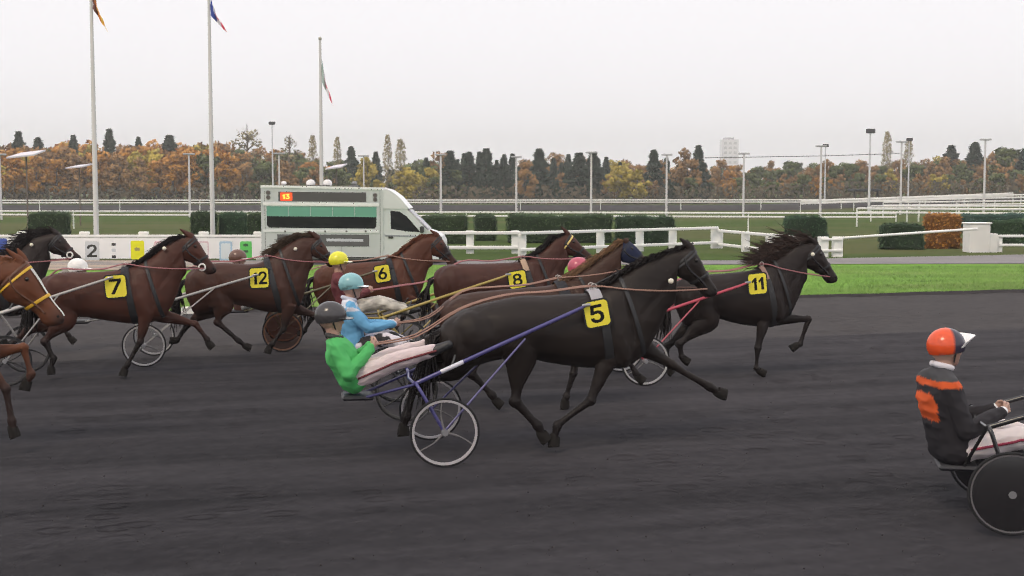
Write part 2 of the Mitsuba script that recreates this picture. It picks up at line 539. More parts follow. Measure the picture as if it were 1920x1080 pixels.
def hind_leg(st, hk, fe, ho, v, s=1.0, hip=None):
    p = lambda q, dv=0.0: np.array([q[0], v + dv, q[1]])
    st, hk, fe, ho = map(np.asarray, (st, hk, fe, ho))
    hip = st + (-0.10, 0.34) if hip is None else np.asarray(hip)
    pts = [p(hip), p(lerp(hip, st, .55)), p(st), p(lerp(st, hk, .42)), p(lerp(st, hk, .84)), p(hk), p(lerp(hk, fe, .2)), p(lerp(hk, fe, .55)), p(lerp(hk, fe, .86)), p(fe), p(lerp(fe, ho, .42)), p(lerp(fe, ho, .62)), p(lerp(fe, ho, .66)), p(ho)]
    rad = np.array([(.20, .11), (.225, .125), (.185, .11), (.108, .075), (.050, .042), (.068, .052), (.046, .040), (.036, .031), (.038, .032), (.052, .045), (.034, .034), (.042, .040), (.044, .042), (.046, .043)]) * s
    return limb(pts, rad)


def horse(frame, label, st, head, legs, coat, points, mane=None, mane_lift=0.0, ears=None, plate=None, blaze=None, balls=(), straps='black', hood=None, face=None, tail=True, scale=1.0, noseband=None, browband=None, girth=7.2, rein=None, check=False, saddle_col=(0.03, 0.03, 0.035), ring=None, mane_len=0.26, points_h=0.84):
    f, tw = frame, frame.tw
    key = thing('horse', label, 'horse', 'trotting horses in harness on the dark track')
    S0 = np.array([[*f.q(a, b), *f.q(c, d), hw] for a, b, c, d, hw in st[:13]])
    P_, N_ = f.q(*head[0]), f.q(*head[1])
    Lh = np.linalg.norm(N_ - P_); ax = (N_ - P_) / Lh; pe = np.array([ax[1], -ax[0]])
    HS = []
    for t, up, dep, sl, hw in ((0, 0, .48, .10, .090), (.15, .015, .53, .06, .110), (.33, .014, .515, .03, .102), (.54, -.004, .39, .0, .078), (.74, -.008, .305, -.01, .062), (.89, .004, .30, -.01, .066), (.975, -.01, .26, -.01, .060), (1.03, -.06, .15, -.01, .036)):
        a_ = P_ + Lh * (t * ax - up * pe); b_ = P_ + Lh * ((t + sl) * ax + dep * pe)
        HS.append([*a_, *b_, hw * Lh / .58])
    S0 = np.vstack([S0, HS])
    S = catmull(S0, 4)
    ms = [loft(np.array([ellipse(s) for s in S]))]
    gi = np.argmax(S0[:, 4] * (np.arange(len(S0)) > 4)) if girth is None else girth
    # default trot pose for legs that the picture does not show
    def st_at(p):
        i = int(p); t = p - i
        return S0[i] * (1 - t) + S0[i + 1] * t
    sh = st_at(8.0); hp = st_at(2.2)
    eb = np.array([sh[2] - 0.02, sh[3] + 0.06]); sb = np.array([hp[2] + .02, max(hp[3] + 0.02, 0.72)])
    defaults = {'nf': [(eb[0], eb[1]), (eb[0] - .10, .50), (eb[0] - .28, .22), (eb[0] - .36, .06)],
                'ff': [(eb[0] + .05, eb[1]), (eb[0] + .42, .66), (eb[0] + .58, .38), (eb[0] + .66, .27)],
                'nh': [(sb[0] + .10, sb[1]), (sb[0] + .02, .46), (sb[0] + .26, .20), (sb[0] + .36, .06)],
                'fh': [(sb[0] - .05, sb[1]), (sb[0] - .36, .52), (sb[0] - .52, .26), (sb[0] - .62, .20)]}
    hoofs = []
    for nm, v in (('nf', -.15), ('ff', .15), ('nh', -.15), ('fh', .15)):
        J = [f.q(x, y, v) for x, y in legs[nm]] if nm in legs else defaults[nm]
        ms.append((fore_leg if nm[1] == 'f' else hind_leg)(*J, v, scale))
        fe_, ho_ = np.asarray(J[2]), np.asarray(J[3]); hd_ = (ho_ - fe_) / (np.linalg.norm(ho_ - fe_) + 1e-6)
        b_ = ho_ + hd_ * .004; fw_ = np.array([-hd_[1], hd_[0]]); fw_ = fw_ if fw_ @ np.array([1, .2]) > 0 else -fw_
        k_ = [(b_ - hd_ * .095, .049), (b_ - hd_ * .085, .053), (b_ - hd_ * .005 + fw_ * .012, .060), (b_ + fw_ * .012, .055)]
        hoofs.append(limb([(p_[0], v, p_[1]) for p_, _ in k_], [(r_ * scale, r_ * .92 * scale) for _, r_ in k_], k=14))
    # muscle masses of quarter and shoulder
    hc_ = (hp[:2] * .60 + hp[2:4] * .40); hh = np.linalg.norm(hp[:2] - hp[2:4])
    sc_ = (sh[:2] * .42 + sh[2:4] * .58); shh = np.linalg.norm(sh[:2] - sh[2:4])
    for v in (-1, 1):
        for c_, rad, rot, vv in ((hc_ + (-.02, 0), (hh * .34, .15, hh * .40), 14, .135), (sc_ + (-.05, .0), (.15, .105, shh * .42), -18, .145)):
            e_ = m3.Manifold.sphere(1.0, 20).scale(tuple(rad)).rotate((0, rot, 0)).translate((float(c_[0]), v * vv, float(c_[1])))
            ms.append(from_man(e_))
    # ears: two small leaves on the poll
    polls = S0[13]
    if ears is None:
        ears = [(-.02, .13), (.05, .13)]
    else:
        ears = [f.q(*e) - polls[:2] for e in ears]
    for (du, dz), v in zip(ears, (-.055, .055)):
        b0 = np.array([polls[0], v, polls[1] - 0.03]); tip = np.array([polls[0] + du, v * 1.1, polls[1] + dz])
        pts = [b0 + (tip - b0) * t for t in (0, .3, .65, 1)]
        ms.append(limb(pts, [(.040, .026), (.042, .024), (.027, .016), (.006, .005)], k=8))
    # jaw and nostril modelling: cheek bulge and muscle over shoulder and quarter
    body = smooth_union(ms, 0.034, 11)
    V = np.asarray(body.vertices).copy(); NV = np.array(body.vertex_normals)
    sa = lambda p, t: (lambda e: e[:2] * (1 - t) + e[2:4] * t)(st_at(p))
    for a_, b_, amp, sg in ((sa(7.6, .12), sa(7.3, .80), -.016, .035), (sa(8.9, .25), sa(8.6, .75), -.018, .035), (sa(7.9, .55), sa(7.9, .85), .016, .07), (sa(2.9, .30), sa(3.2, .95), -.018, .045), (sa(1.6, .25), sa(1.9, .85), -.014, .035),
                            (sa(9.4, .55), sa(12.2, .62), -.012, .035), (sa(2.4, .25), sa(2.3, .5), .014, .08), (sa(15.0, .50), sa(16.8, .45), -.010, .025), (sa(14.4, .62), sa(15.2, .70), .010, .05), (sa(4.2, .9), sa(7.2, .93), -.010, .03)):
        ab = b_ - a_; t_ = np.clip(((V[:, [0, 2]] - a_) @ ab) / (ab @ ab), 0, 1)
        d_ = np.linalg.norm(V[:, [0, 2]] - a_ - t_[:, None] * ab, axis=1)
        body.vertices = np.asarray(body.vertices) + NV * (amp * np.exp(-(d_ / sg) ** 2) * np.abs(NV[:, 1]))[:, None]
    V = np.asarray(body.vertices)
    n1 = meshkit.fbm(V * 5.0, 3, 2); n2 = meshkit.fbm(V * np.array([3.0, 6, 9]), 2, 9)
    body.vertices = V + np.array(body.vertex_normals) * (0.016 * (n1 - .5) + 0.012 * (n2 - .5))[:, None]
    coat, points = np.asarray(coat, float), np.asarray(points, float)
    muz = S0[-1][:2]
    dark = np.clip((points_h - V[:, 2]) / 0.35, 0, 1)
    dm = np.clip(1 - np.hypot(V[:, 0] - muz[0], V[:, 2] - muz[1]) / 0.22, 0, 1)
    k = np.maximum(dark, dm)[:, None]
    c = coat * (0.72 + 0.56 * n2[:, None]) * (1 - k) + points * k
    if face is not None:
        kf = np.clip((np.hypot(V[:, 0] - f.q(*face[0])[0], V[:, 2] - f.q(*face[0])[1]) - face[1]) / -0.12, 0, 1)[:, None]
        c = c * (1 - kf) + np.asarray(face[2]) * kf
    part(key, 'body', body, c, 'coat', True, to_world=tw)
    if blaze is not None:
        ii = np.arange(14 * 4 - 1, 19 * 4)
        pb = np.array([ellipse(S[i], 0.004, 40)[0] for i in ii if i < len(S)])
        ribs = []
        rr = np.array([ellipse(S[i], 0.006, 40)[[38, 39, 0, 1, 2]] for i in ii if i < len(S)])
        n_, m_ = rr.shape[:2]
        part(key, 'blaze', tm(rr.reshape(-1, 3), [[i * m_ + j, (i + 1) * m_ + j, (i + 1) * m_ + j + 1, i * m_ + j + 1] for i in range(n_ - 1) for j in range(m_ - 1)]), blaze, 'coat', True, to_world=tw, label='white blaze down the face')
    for hm_ in hoofs:
        part(key, 'hoof', hm_, (0.014, 0.012, 0.011), 'matte', 40, to_world=tw)
    # eyes and nostrils
    for s_ in (-1, 1):
        e = S[int(14.6 * 4)]; cc = ellipse(e, 0.0, 40)[34 if s_ < 0 else 6]
        sp = trimesh.creation.icosphere(1, 0.022); sp.apply_translation(cc)
        part(key, 'eye', sp, (0.01, 0.008, 0.007), 'gloss', True, to_world=tw)
        nz = S[int(18.4 * 4)]; cn = ellipse(nz, 0.0, 40)[34 if s_ < 0 else 6]
        sp = trimesh.creation.icosphere(1, 0.014); sp.apply_translation(cn)
        part(key, 'nostril', sp, (0.012, 0.01, 0.01), 'matte', True, to_world=tw)
    # mane: many thin blades from the crest
    r = np.random.default_rng(int(abs(f.B[0]) * 100) + 7)
    mv, mf, mc = [], [], []
    mcol = np.asarray(mane if mane is not None else points)
    for i in range(560):
        pos = r.uniform(7.6, 13.0)
        i0 = int(pos); t = pos - i0
        s_ = S0[i0] * (1 - t) + S0[i0 + 1] * t
        root = np.array([s_[0], r.normal(0, .012), s_[1] - .012])
        L = mane_len * r.uniform(.5, 1.15)
        side = -1 if r.uniform() < .7 else 1
        lift = mane_lift * r.uniform(.2, 1.2)
        end = root + L * np.array([-.80 - .3 * r.uniform(), side * (.30 if lift <= 0 else .10) * r.uniform(.2, 1), lift + r.normal(0, .16) - (.55 if lift <= 0 else 0)])
        mid = lerp(root, end, .5) + np.array([0, side * .05, .05])
        w = r.uniform(.004, .010)
        wv = np.array([w * .3, 0, w])
        b = len(mv) * 1
        mv += [root - wv, root + wv, mid - wv, mid + wv, end]
        mf += [[b, b + 1, b + 3], [b, b + 3, b + 2], [b + 2, b + 3, b + 4]]
        cc = mcol * r.uniform(.6, 1.4)
        mc += [cc] * 5
    part(key, 'mane', tm(mv, mf), np.array(mc), 'coat', False, to_world=tw)
    if tail:
        dock = np.array([S0[0][0] + .02, 0, S0[0][1] + .03])
        tv = []
        for i in range(46):
            a = r.normal(0, 1, 3)
            L = r.uniform(.45, .80)
            tv.append(tube([dock + a * (.012, .018, .01), dock + np.array([-.07, 0, -.04]) + a * (.018, .03, .015), dock + np.array([-.13 - .03 * a[0], .05 * a[1], -.45 * L]), dock + np.array([-.16 - .07 * a[0], .08 * a[1], -L])], [.016, .016, .012, .003], 5))
        part(key, 'tail', cat(tv), np.asarray(points) * .9 + .002, 'coat', True, to_world=tw)
    # harness
    sc = {'black': (0.018, 0.018, 0.02)}.get(straps, straps)
    part(key, 'girth', strap(S0, girth, 0.09, 0.006), sc, 'satin', True, to_world=tw)
    part(key, 'breast_strap', strap(S0, 8.9, 0.05, 0.008), sc, 'satin', True, to_world=tw)
    nb = noseband or sc
    part(key, 'noseband', strap(S0, 16.25, 0.035, 0.006), nb, 'satin', True, to_world=tw)
    part(key, 'headstall', strap(S0, 13.35, 0.028, 0.006), sc, 'satin', True, to_world=tw)
    part(key, 'browband', strap(S0, 13.85, 0.026, 0.006), browband or sc, 'satin', True, to_world=tw)
    # cheek piece and blinker on each side
    for s_, idx in ((-1, 29), (1, 11)):
        P = np.array([ellipse(catmull(S0, 4)[int(q * 4)], 0.010, 40)[idx] for q in np.linspace(13.5, 17.4, 9)])
        part(key, 'cheek_strap', tube(P, .010, 6), sc, 'satin', True, to_world=tw)
    # saddle pad on the back
    s_ = st_at(girth - .1)
    P = ellipse(s_, 0.022, 40)
    arc = np.vstack([P[34:], P[:7]])
    quad = []
    for q in (-.36, -.12, .12, .36):
        pp = st_at(girth - .1 + q); e = ellipse(pp, 0.020 if abs(q) > .2 else .032, 40)
        quad.append(np.vstack([e[34:], e[:7]]))
    quad = np.array(quad); n_, m_ = quad.shape[:2]
    part(key, 'saddle_pad', tm(quad.reshape(-1, 3), [[i * m_ + j, (i + 1) * m_ + j, (i + 1) * m_ + j + 1, i * m_ + j + 1] for i in range(n_ - 1) for j in range(m_ - 1)]), saddle_col, 'cloth', True, to_world=tw)
    top = np.array([s_[0], 0, s_[1] + .035])
    for v in (-.07, .07):
        part(key, 'terret', tube([top + (0, v, 0) + .03 * np.array([math.cos(a), 0, math.sin(a) + .6]) for a in np.arange(8) * PI / 4], .006, 5, closed=True), (0.5, 0.48, 0.45), 'metal', True, to_world=tw)
    for bx, by, bv in balls:
        u, z = f.q(bx, by, bv)
        sp = trimesh.creation.icosphere(2, .029); sp.apply_translation((u, bv, z))
        part(key, 'ear_plug', sp, (0.72, 0.68, 0.56), 'cloth', True, to_world=tw, label='pale pompon at the side of the neck')
    if ring is not None:
        u, z = f.q(*ring, -.085)
        part(key, 'bit_ring', tube([np.array([u + .045 * math.cos(a), -.10, z + .045 * math.sin(a)]) for a in np.arange(16) * PI / 8], .013, 6, closed=True), (0.72, 0.70, 0.66), 'satin', True, to_world=tw)
    if hood is not None:
        hv = []
        for q in np.linspace(12.8, hood[1], 16):
            hv.append(ellipse(st_at(q), 0.012, 28))
        hv = np.array(hv); n_, m_ = hv.shape[:2]
        part(key, 'hood', tm(hv.reshape(-1, 3), [[i * m_ + j, (i + 1) * m_ + j, (i + 1) * m_ + (j + 1) % m_, i * m_ + (j + 1) % m_] for i in range(n_ - 1) for j in range(m_)]), hood[0], 'cloth', True, to_world=tw, label='dark blue head hood')
    hwid = s_[4]
    if plate is not None:
        px, py, w, h, ang, txt = plate
        v = -(hwid + .035)
        u, z = f.q(px, py, v)
        sc_ = F / (f.B[1] + .3)
        w, h = w / sc_, h / sc_
        R = np.array([[math.cos(ang), -math.sin(ang)], [math.sin(ang), math.cos(ang)]])

        def put(m, dv):
            m = m.copy(); V_ = np.asarray(m.vertices)
            q = V_[:, :2] @ R.T
            m.vertices = np.stack([u + q[:, 0], v - V_[:, 2] - dv, z + q[:, 1]], 1)
            return m
        rr = shapely.box(-w / 2 + .045, -h / 2 + .045, w / 2 - .045, h / 2 - .045)
        pk = part(key, 'number_plate', put(trimesh.creation.extrude_polygon(rr.buffer(.060, 8), .006, engine='earcut'), 0), (0.012, 0.012, 0.012), 'satin', 35, to_world=tw, label='yellow plate with number ' + txt)
        part(pk, 'face', put(trimesh.creation.extrude_polygon(rr.buffer(.042, 8), .004, engine='earcut'), .0065), (0.80, 0.70, 0.05), 'satin', 35, to_world=tw)
        t = digits(txt, h * .60, .003)
        b = t.bounds
        t.apply_translation((-(b[0][0] + b[1][0]) / 2, -(b[0][1] + b[1][1]) / 2, 0))
        if len(txt) == 1:
            t.apply_scale((1.25, 1.08, 1))
        part(pk, 'digits', put(t, .0108), (0.008, 0.008, 0.008), 'matte', False, to_world=tw)
    # reins from the driver's hands over the saddle to the bit
    if rein is not None:
        hand, col = rein
        hu, hz = f.q(*hand)
        bit = st_at(17.5)
        bitp = np.array([(bit[0] * .35 + bit[2] * .65), 0, bit[1] * .35 + bit[3] * .65])
        for s2 in (-1, 1):
            a0 = np.array([hu, s2 * .06, hz]); a2 = top + (0, s2 * .07, .02); a3 = bitp + (0, s2 * (bit[4] + .03), 0)
            w1 = s2 * .10
            order = np.argsort(S[:30, 0]); tl = lambda u_: np.interp(u_, S[:30, 0][order], S[:30, 1][order])
            P = [a0] + [lerp(a0, a2, t) + np.array([0, s2 * .05 * math.sin(PI * t), -.05 * math.sin(PI * t)]) for t in (.2, .4, .6, .8)] + [a2] + [lerp(a2, a3, t) + np.array([0, s2 * .16 * math.sin(PI * t), -.02 * math.sin(PI * t)]) for t in (.25, .5, .75)] + [a3]
            for i_ in range(2, 5):
                P[i_] = np.array([P[i_][0], s2 * .05, max(P[i_][2], tl(P[i_][0]) + .035) if P[i_][0] > S[0][0] + .05 else P[i_][2]])
            part(key, 'rein', tube(catmull(P, 4), .0085, 6), col, 'satin', True, to_world=tw)
    if check:
        p0 = top + (0, 0, .02); p1 = np.array([polls[0] + .02, 0, polls[1] + .03]); p2 = np.array([bitp[0] if rein else polls[0] + .3, -.06, (bitp[1] if False else S0[14][1] - .05)])
        part(key, 'overcheck', tube([p0, lerp(p0, p1, .5) + (0, 0, .04), p1], .010, 6), sc, 'satin', True, to_world=tw)
    return key, S0


# ------------------------------------------------------------------ sulkies
def arc_pts(c, r, v, n=40, a0=0.0, a1=2 * PI):
    return [np.array([c[0] + r * math.cos(a), v, c[1] + r * math.sin(a)]) for a in np.linspace(a0, a1, n, endpoint=False)]


def sulky(frame, label, hub, rear, tip, strut_top, seat, shaft_col, rim_col=(0.42, 0.41, 0.42), spokes=3, film=False, disc=None, tyre_col=(0.02, 0.02, 0.022), seat_col=(0.03, 0.03, 0.035), sr=.021, wv=.70, stripe=None):
    f, tw = frame, frame.tw
    key = thing('sulky', label, 'sulky', 'two wheeled racing sulkies behind the horses')
    hu, hz = f.q(*hub, -wv)
    r = hz
    for s_ in (-1, 1):
        v = s_ * wv
        wk = part(key, 'wheel', tube([np.array([hu, v - .05, hz]), np.array([hu, v + .05, hz])], .030, 12), (0.45, 0.45, 0.46), 'metal', 35, to_world=tw)
        part(wk, 'tyre', tube(arc_pts((hu, hz), r - .013, v, 56), .013, 8, closed=True), tyre_col, 'matte', True, to_world=tw)
        ring_ = np.array([[[hu + (r - d) * math.cos(a), v + o, hz + (r - d) * math.sin(a)] for d, o in ((.022, -.012), (.045, -.010), (.045, .010), (.022, .012))] for a in np.linspace(0, 2 * PI, 56, endpoint=False)])
        n_, m_ = ring_.shape[:2]
        part(wk, 'rim', tm(ring_.reshape(-1, 3), [[i * m_ + j, ((i + 1) % n_) * m_ + j, ((i + 1) % n_) * m_ + (j + 1) % m_, i * m_ + (j + 1) % m_] for i in range(n_) for j in range(m_)]), rim_col, 'satin', 40, to_world=tw)
        for k in range(spokes):
            a = PI / 2 + .1 + 2 * PI * k / spokes
            p0 = np.array([hu, v, hz]); p1 = p0 + (r - .04) * np.array([math.cos(a), 0, math.sin(a)])
            pm = lerp(p0, p1, .5) + .02 * np.array([-math.sin(a), 0, math.cos(a)])
            part(wk, 'spoke', tube(catmull([p0, pm, p1], 4), [.011] * 4 + [.007] * 5, 6, flat=.5), np.asarray(rim_col) * .36, 'satin', True, to_world=tw)
        if disc is not None:
            n = 40
            dv = arc_pts((hu, hz), r - .035, v - .012, n); dv2 = arc_pts((hu, hz), r - .035, v + .012, n)
            part(wk, 'disc', tm([np.array([hu, v - .045, hz]), np.array([hu, v + .045, hz])] + dv + dv2, [[0, 2 + (i + 1) % n, 2 + i] for i in range(n)] + [[1, 2 + n + i, 2 + n + (i + 1) % n] for i in range(n)]), disc, 'gloss', 20, to_world=tw)
        if film:
            n = 40
            ring2 = arc_pts((hu, hz), r - .04, v + .004, n)
            scene[new(wk + '__disc')] = {**mikit.ply(tm([np.array([hu, v + .004, hz])] + ring2, [[0, 1 + i, 1 + (i + 1) % n] for i in range(n)]), 'mat_brownfilm'), 'to_world': tw}
        # fork that carries the wheel, and the stay up to the shaft
        vs = s_ * .40
        ru, rz = f.q(*rear, -.40); tu, tz = f.q(*tip, -.38); su, sz = f.q(*strut_top, -.39)
        arch_out = np.array([hu, s_ * (wv - .055), hz])
        R0 = np.array([ru, vs, rz])
        part(key, 'fork', tube(catmull([R0, np.array([ru + .0, s_ * .56, rz + .02]), np.array([lerp(ru, hu, .25), s_ * (wv - .07), lerp(rz, hz, .2)]), arch_out], 5), .017, 8), shaft_col, 'gloss', True, to_world=tw)
        part(key, 'stay', tube([arch_out, np.array([su, s_ * .39, sz - .01])], .011, 8), np.asarray(shaft_col) * .9 + .02, 'gloss', True, to_world=tw)
        P = [R0, lerp(R0, [tu, s_ * .38, tz], .5), np.array([tu - .12, s_ * .37, lerp(tz, rz, .08)]), np.array([tu, s_ * .36, tz - .005])]
        sk = part(key, 'shaft', tube(P, [sr, sr, sr * .9, sr * .7], 10), shaft_col, 'gloss', True, to_world=tw)
        part(sk, 'tip_cap', tube([P[-1] - (.03, 0, 0), P[-1] + (.05, 0, .012)], sr * .85, 8), (0.35, 0.35, 0.36), 'metal', True, to_world=tw)
        if stripe is not None:
            q = lerp(P[0], P[1], .38)
            part(sk, 'stripe', tube([lerp(P[0], P[1], .30), lerp(P[0], P[1], .56)], sr * 1.08, 10), stripe, 'gloss', True, to_world=tw)
        su2, sz2 = f.q(*seat)
        part(key, 'seat_bracket', tube([R0 + (0.0, 0, -.005), np.array([su2 + .02, s_ * .14, sz2 - .03])], .014, 8), np.asarray(shaft_col) * .8, 'gloss', True, to_world=tw)
        # foot rest
        fr = lerp(R0, P[1], .42)
        part(key, 'foot_rest', tube([fr, fr + (.04, -s_ * .06, .09), fr + (.05, -s_ * .12, .10)], .012, 6), (0.05, 0.05, 0.05), 'satin', True, to_world=tw)
    part(key, 'crossbar', tube([np.array([ru, -.40, rz]), np.array([ru - .03, 0, rz + .0]), np.array([ru, .40, rz])], .018, 8), shaft_col, 'gloss', True, to_world=tw)
    b = box(su2 - .17, su2 + .15, -.19, .19, sz2 - .045, sz2, .02)
    part(key, 'seat', b, seat_col, 'satin', 35, to_world=tw)
    return key


# ------------------------------------------------------------------ people
def hand_bones(w, d, up, close=0.8, side=1):
    "palm, four bent fingers of unequal length and a thumb, closed round what they hold"
    d = np.asarray(d) / np.linalg.norm(d); up = np.asarray(up) - np.dot(up, d) * d; up /= np.linalg.norm(up); la = np.cross(d, up)
    B = [(w, .024, w + .05 * d + .022 * up, .019), (w, .024, w + .05 * d - .022 * up, .018)]
    for k, (o, L) in enumerate(((.030, .070), (.010, .080), (-.010, .075), (-.030, .058))):
        k0 = w + .075 * d + o * up
        k1 = k0 + L * .45 * (d * math.cos(close) - side * la * math.sin(close))
        k2 = k1 + L * .38 * (d * math.cos(close * 2.1) - side * la * math.sin(close * 2.1))
        B += [(w + .045 * d + o * .8 * up, .012, k0, .0105), (k0, .0105, k1, .0095), (k1, .0095, k2, .008)]
    t0 = w + .028 * d + .026 * up; t1 = t0 + .032 * up * .7 + .02 * d - side * la * .012; t2 = t1 + .028 * d - side * la * .02
    B += [(t0, .014, t1, .0115), (t1, .0115, t2, .0095)]
    return B


def person(frame, label, J, jacket, trousers, helmet, visor=(0.8, 0.8, 0.8), skin=(0.42, 0.26, 0.20), boots=(0.02, 0.02, 0.022), face_pitch=0.0, stripe=None, jacket_fn=None, helmet_fn=None, trouser_fn=None, scarf=None, goggles=True, s=1.0, visor_pitch=0.0, gloves=None, arm_band=None, elbow_out=.24):
    f, tw = frame, frame.tw
    key = thing('person', label, 'person', 'drivers seated in the sulkies')
    q = {k: f.p3(*v) for k, v in J.items()}
    hd, nk, sh, pv, el, ha, kn, an, to = (q[k] for k in ('head', 'neck', 'shoulder', 'pelvis', 'elbow', 'hand', 'knee', 'ankle', 'toe'))
    lat = np.array([0, 1.0, 0])
    off = lambda p, v: np.array([p[0], v, p[2]])
    fd = np.array([math.cos(face_pitch), 0, math.sin(face_pitch)]); ud = np.array([-fd[2], 0, fd[0]])
    S_ = lambda p, v, r: m3.Manifold.sphere(r * s, 16).translate((float(p[0]), float(p[1] + v), float(p[2])))
    hull = lambda *a: m3.Manifold.batch_hull(list(a))
    wa = lerp(pv, sh, .38); ch = lerp(pv, sh, .74)
    def torso(g):
        return [hull(S_(pv, -.085, .105 + g), S_(pv, .085, .105 + g), S_(wa, -.07, .105 + g), S_(wa, .07, .105 + g)),
                hull(S_(wa, -.07, .105 + g), S_(wa, .07, .105 + g), S_(ch, -.09, .112 + g), S_(ch, .09, .112 + g)),
                hull(S_(ch, -.09, .112 + g), S_(ch, .09, .112 + g), S_(sh, -.15, .062 + g), S_(sh, .15, .062 + g), S_(lerp(sh, nk, .5), 0, .06 + g))]
    def arms(g, to_wrist=1.0):
        B = []
        for v in (-1, 1):
            a = off(sh, v * .185); b = off(el, v * elbow_out); c = off(ha, v * .075)
            B += [(a, (.058 + g) * s, b, (.046 + g) * s), (b, (.046 + g) * s, lerp(b, c, to_wrist), (.030 + g * .9) * s)]
        return B
    def legs_(g, to_an=1.0):
        B = []
        for v in (-1, 1):
            a = off(pv, v * .10); b = off(kn, v * .22); c = off(an, v * .27)
            B += [(a, (.088 + g) * s, b, (.058 + g) * s), (b, (.058 + g) * s, lerp(b, c, .35), (.056 + g) * s), (lerp(b, c, .35), (.056 + g) * s, lerp(b, c, to_an), (.036 + g) * s)]
        return B
    # body: one continuous surface from head to fingers
    skull = hull(S_(hd, 0, .092), S_(hd + .03 * ud - .02 * fd, 0, .088), S_(hd - .03 * fd, 0, .09))
    jaw = hull(S_(hd - .045 * ud + .03 * fd, 0, .066), S_(hd - .105 * ud + .062 * fd, 0, .030), S_(hd - .06 * ud - .01 * fd, -.045, .03), S_(hd - .06 * ud - .01 * fd, .045, .03))
    nose = hull(S_(hd + .005 * ud + .085 * fd, 0, .012), S_(hd - .035 * ud + .108 * fd, 0, .014), S_(hd - .038 * ud + .085 * fd, 0, .018))
    brow = hull(S_(hd + .022 * ud + .078 * fd, -.035, .014), S_(hd + .022 * ud + .078 * fd, .035, .014))
    lips = hull(S_(hd - .068 * ud + .080 * fd, -.016, .012), S_(hd - .068 * ud + .080 * fd, .016, .012))
    earb = [hull(S_(hd - .005 * ud - .015 * fd, v, .014), S_(hd - .045 * ud - .005 * fd, v * .97, .011)) for v in (-.095, .095)]
    B = [skull, jaw, nose, brow, lips, *earb, (nk - .02 * ud, .056 * s, hd - .05 * ud - .01 * fd, .056 * s), (lerp(sh, nk, .4), .06 * s, nk, .055 * s)]
    B += torso(-.012) + arms(-.004) + legs_(-.006)
    for v in (-1, 1):
        w = off(ha, v * .075); e = off(el, v * elbow_out)
        B += hand_bones(w, (w - e) + np.array([0, 0, .0]), ud, side=-v)
        B += [(off(an, v * .27), .034 * s, off(to, v * .28), .03 * s)]
    body = bones_mesh(B, .026, 3)
    part(key, 'body', body, skin, 'satin', True, to_world=tw)
    for v in (-1, 1):
        sp = trimesh.creation.icosphere(1, .012); sp.apply_translation(hd + .002 * ud + .086 * fd + (0, v * .034, 0))
        part(key, 'eye', sp, (0.03, 0.025, 0.02), 'gloss', True, to_world=tw)
    # clothing
    jm = bones_mesh([*torso(.024)] + arms(.017, .93), .020, 4)
    V_plain = np.asarray(jm.vertices).copy()
    jm = crease(jm, .013, 4)
    jc = np.asarray(jacket, float) if jacket_fn is None else jacket_fn(V_plain, q)
    part(key, 'jacket', jm, jc if jacket_fn is not None else np.tile(jc, (len(jm.vertices), 1)), 'cloth', True, to_world=tw)
    tb = [hull(S_(pv, -.085, .106), S_(pv, .085, .106), S_(lerp(pv, kn, .12), 0, .10))] + legs_(.020, .93)
    tm_ = crease(bones_mesh(tb, .024, 3), .013, 9)
    tc = np.tile(np.asarray(trousers, float), (len(tm_.vertices), 1)) if trouser_fn is None else trouser_fn(np.asarray(tm_.vertices), q)
    part(key, 'trousers', tm_, tc, 'cloth', True, to_world=tw)
    if stripe is not None:
        for v in (-1, 1):
            P = catmull([off(lerp(pv, kn, a_), v * (lerp(.10, .22, a_) + (lerp(.088, .058, a_) + .024) * s)) for a_ in (.1, .45, .8)] + [off(kn, v * (.22 + .086 * s)), off(lerp(kn, an, .5), v * (.245 + .078 * s)), off(an, v * (.27 + .064 * s))], 6)
            part(key, 'piping', tube(P, .011, 6), stripe, 'cloth', True, to_world=tw)
    for v in (-1, 1):
        bm = bones_mesh([(off(lerp(kn, an, .82), v * .266), .050 * s, off(an, v * .27), .048 * s), (off(an, v * .27), .048 * s, off(to, v * .28), .036 * s)], .03, 2)
        part(key, 'boot', bm, boots, 'satin', True, to_world=tw)
        if gloves is not None:
            w = off(ha, v * .075); e = off(el, v * elbow_out); d = (w - e) / np.linalg.norm(w - e)
            part(key, 'cuff', bones_mesh([(w - .05 * d, .042, w + .0 * d, .04)], .02, 2), gloves, 'cloth', True, to_world=tw)
    if arm_band is not None:
        for v in (-1, 1):
            a = off(sh, v * .165); b = off(el, v * .23)
            part(key, 'arm_band', bones_mesh([(lerp(a, b, .58), .075 * s, lerp(a, b, .80), .071 * s)], .025, 1), arm_band, 'cloth', True, to_world=tw)
    hs_ = s
    s = min(s, 1.12)
    # helmet: a real shell with a rolled edge and a peak
    hc = hd + .035 * ud - .012 * fd
    M = m3.Manifold.sphere(1.0, 40).scale((.142 * s, .118 * s, .128 * s)).translate((0, 0, 0)).trim_by_plane((-.12, 0, 1), -.055 * s)
    M = M - m3.Manifold.sphere(1.0, 32).scale((.128 * s, .104 * s, .114 * s)).translate((0, 0, -.004))
    hm = from_man(M)
    Rm = np.stack([fd, lat, ud], 1)
    V0 = np.asarray(hm.vertices).copy()
    hm.vertices = V0 @ Rm.T + hc
    if helmet_fn is not None:
        part(key, 'helmet', hm, helmet_fn(V0), 'gloss', True, to_world=tw)
    else:
        part(key, 'helmet', hm, helmet, 'gloss', 40, to_world=tw)
    th = np.linspace(-1.0, 1.0, 11)
    pk = []
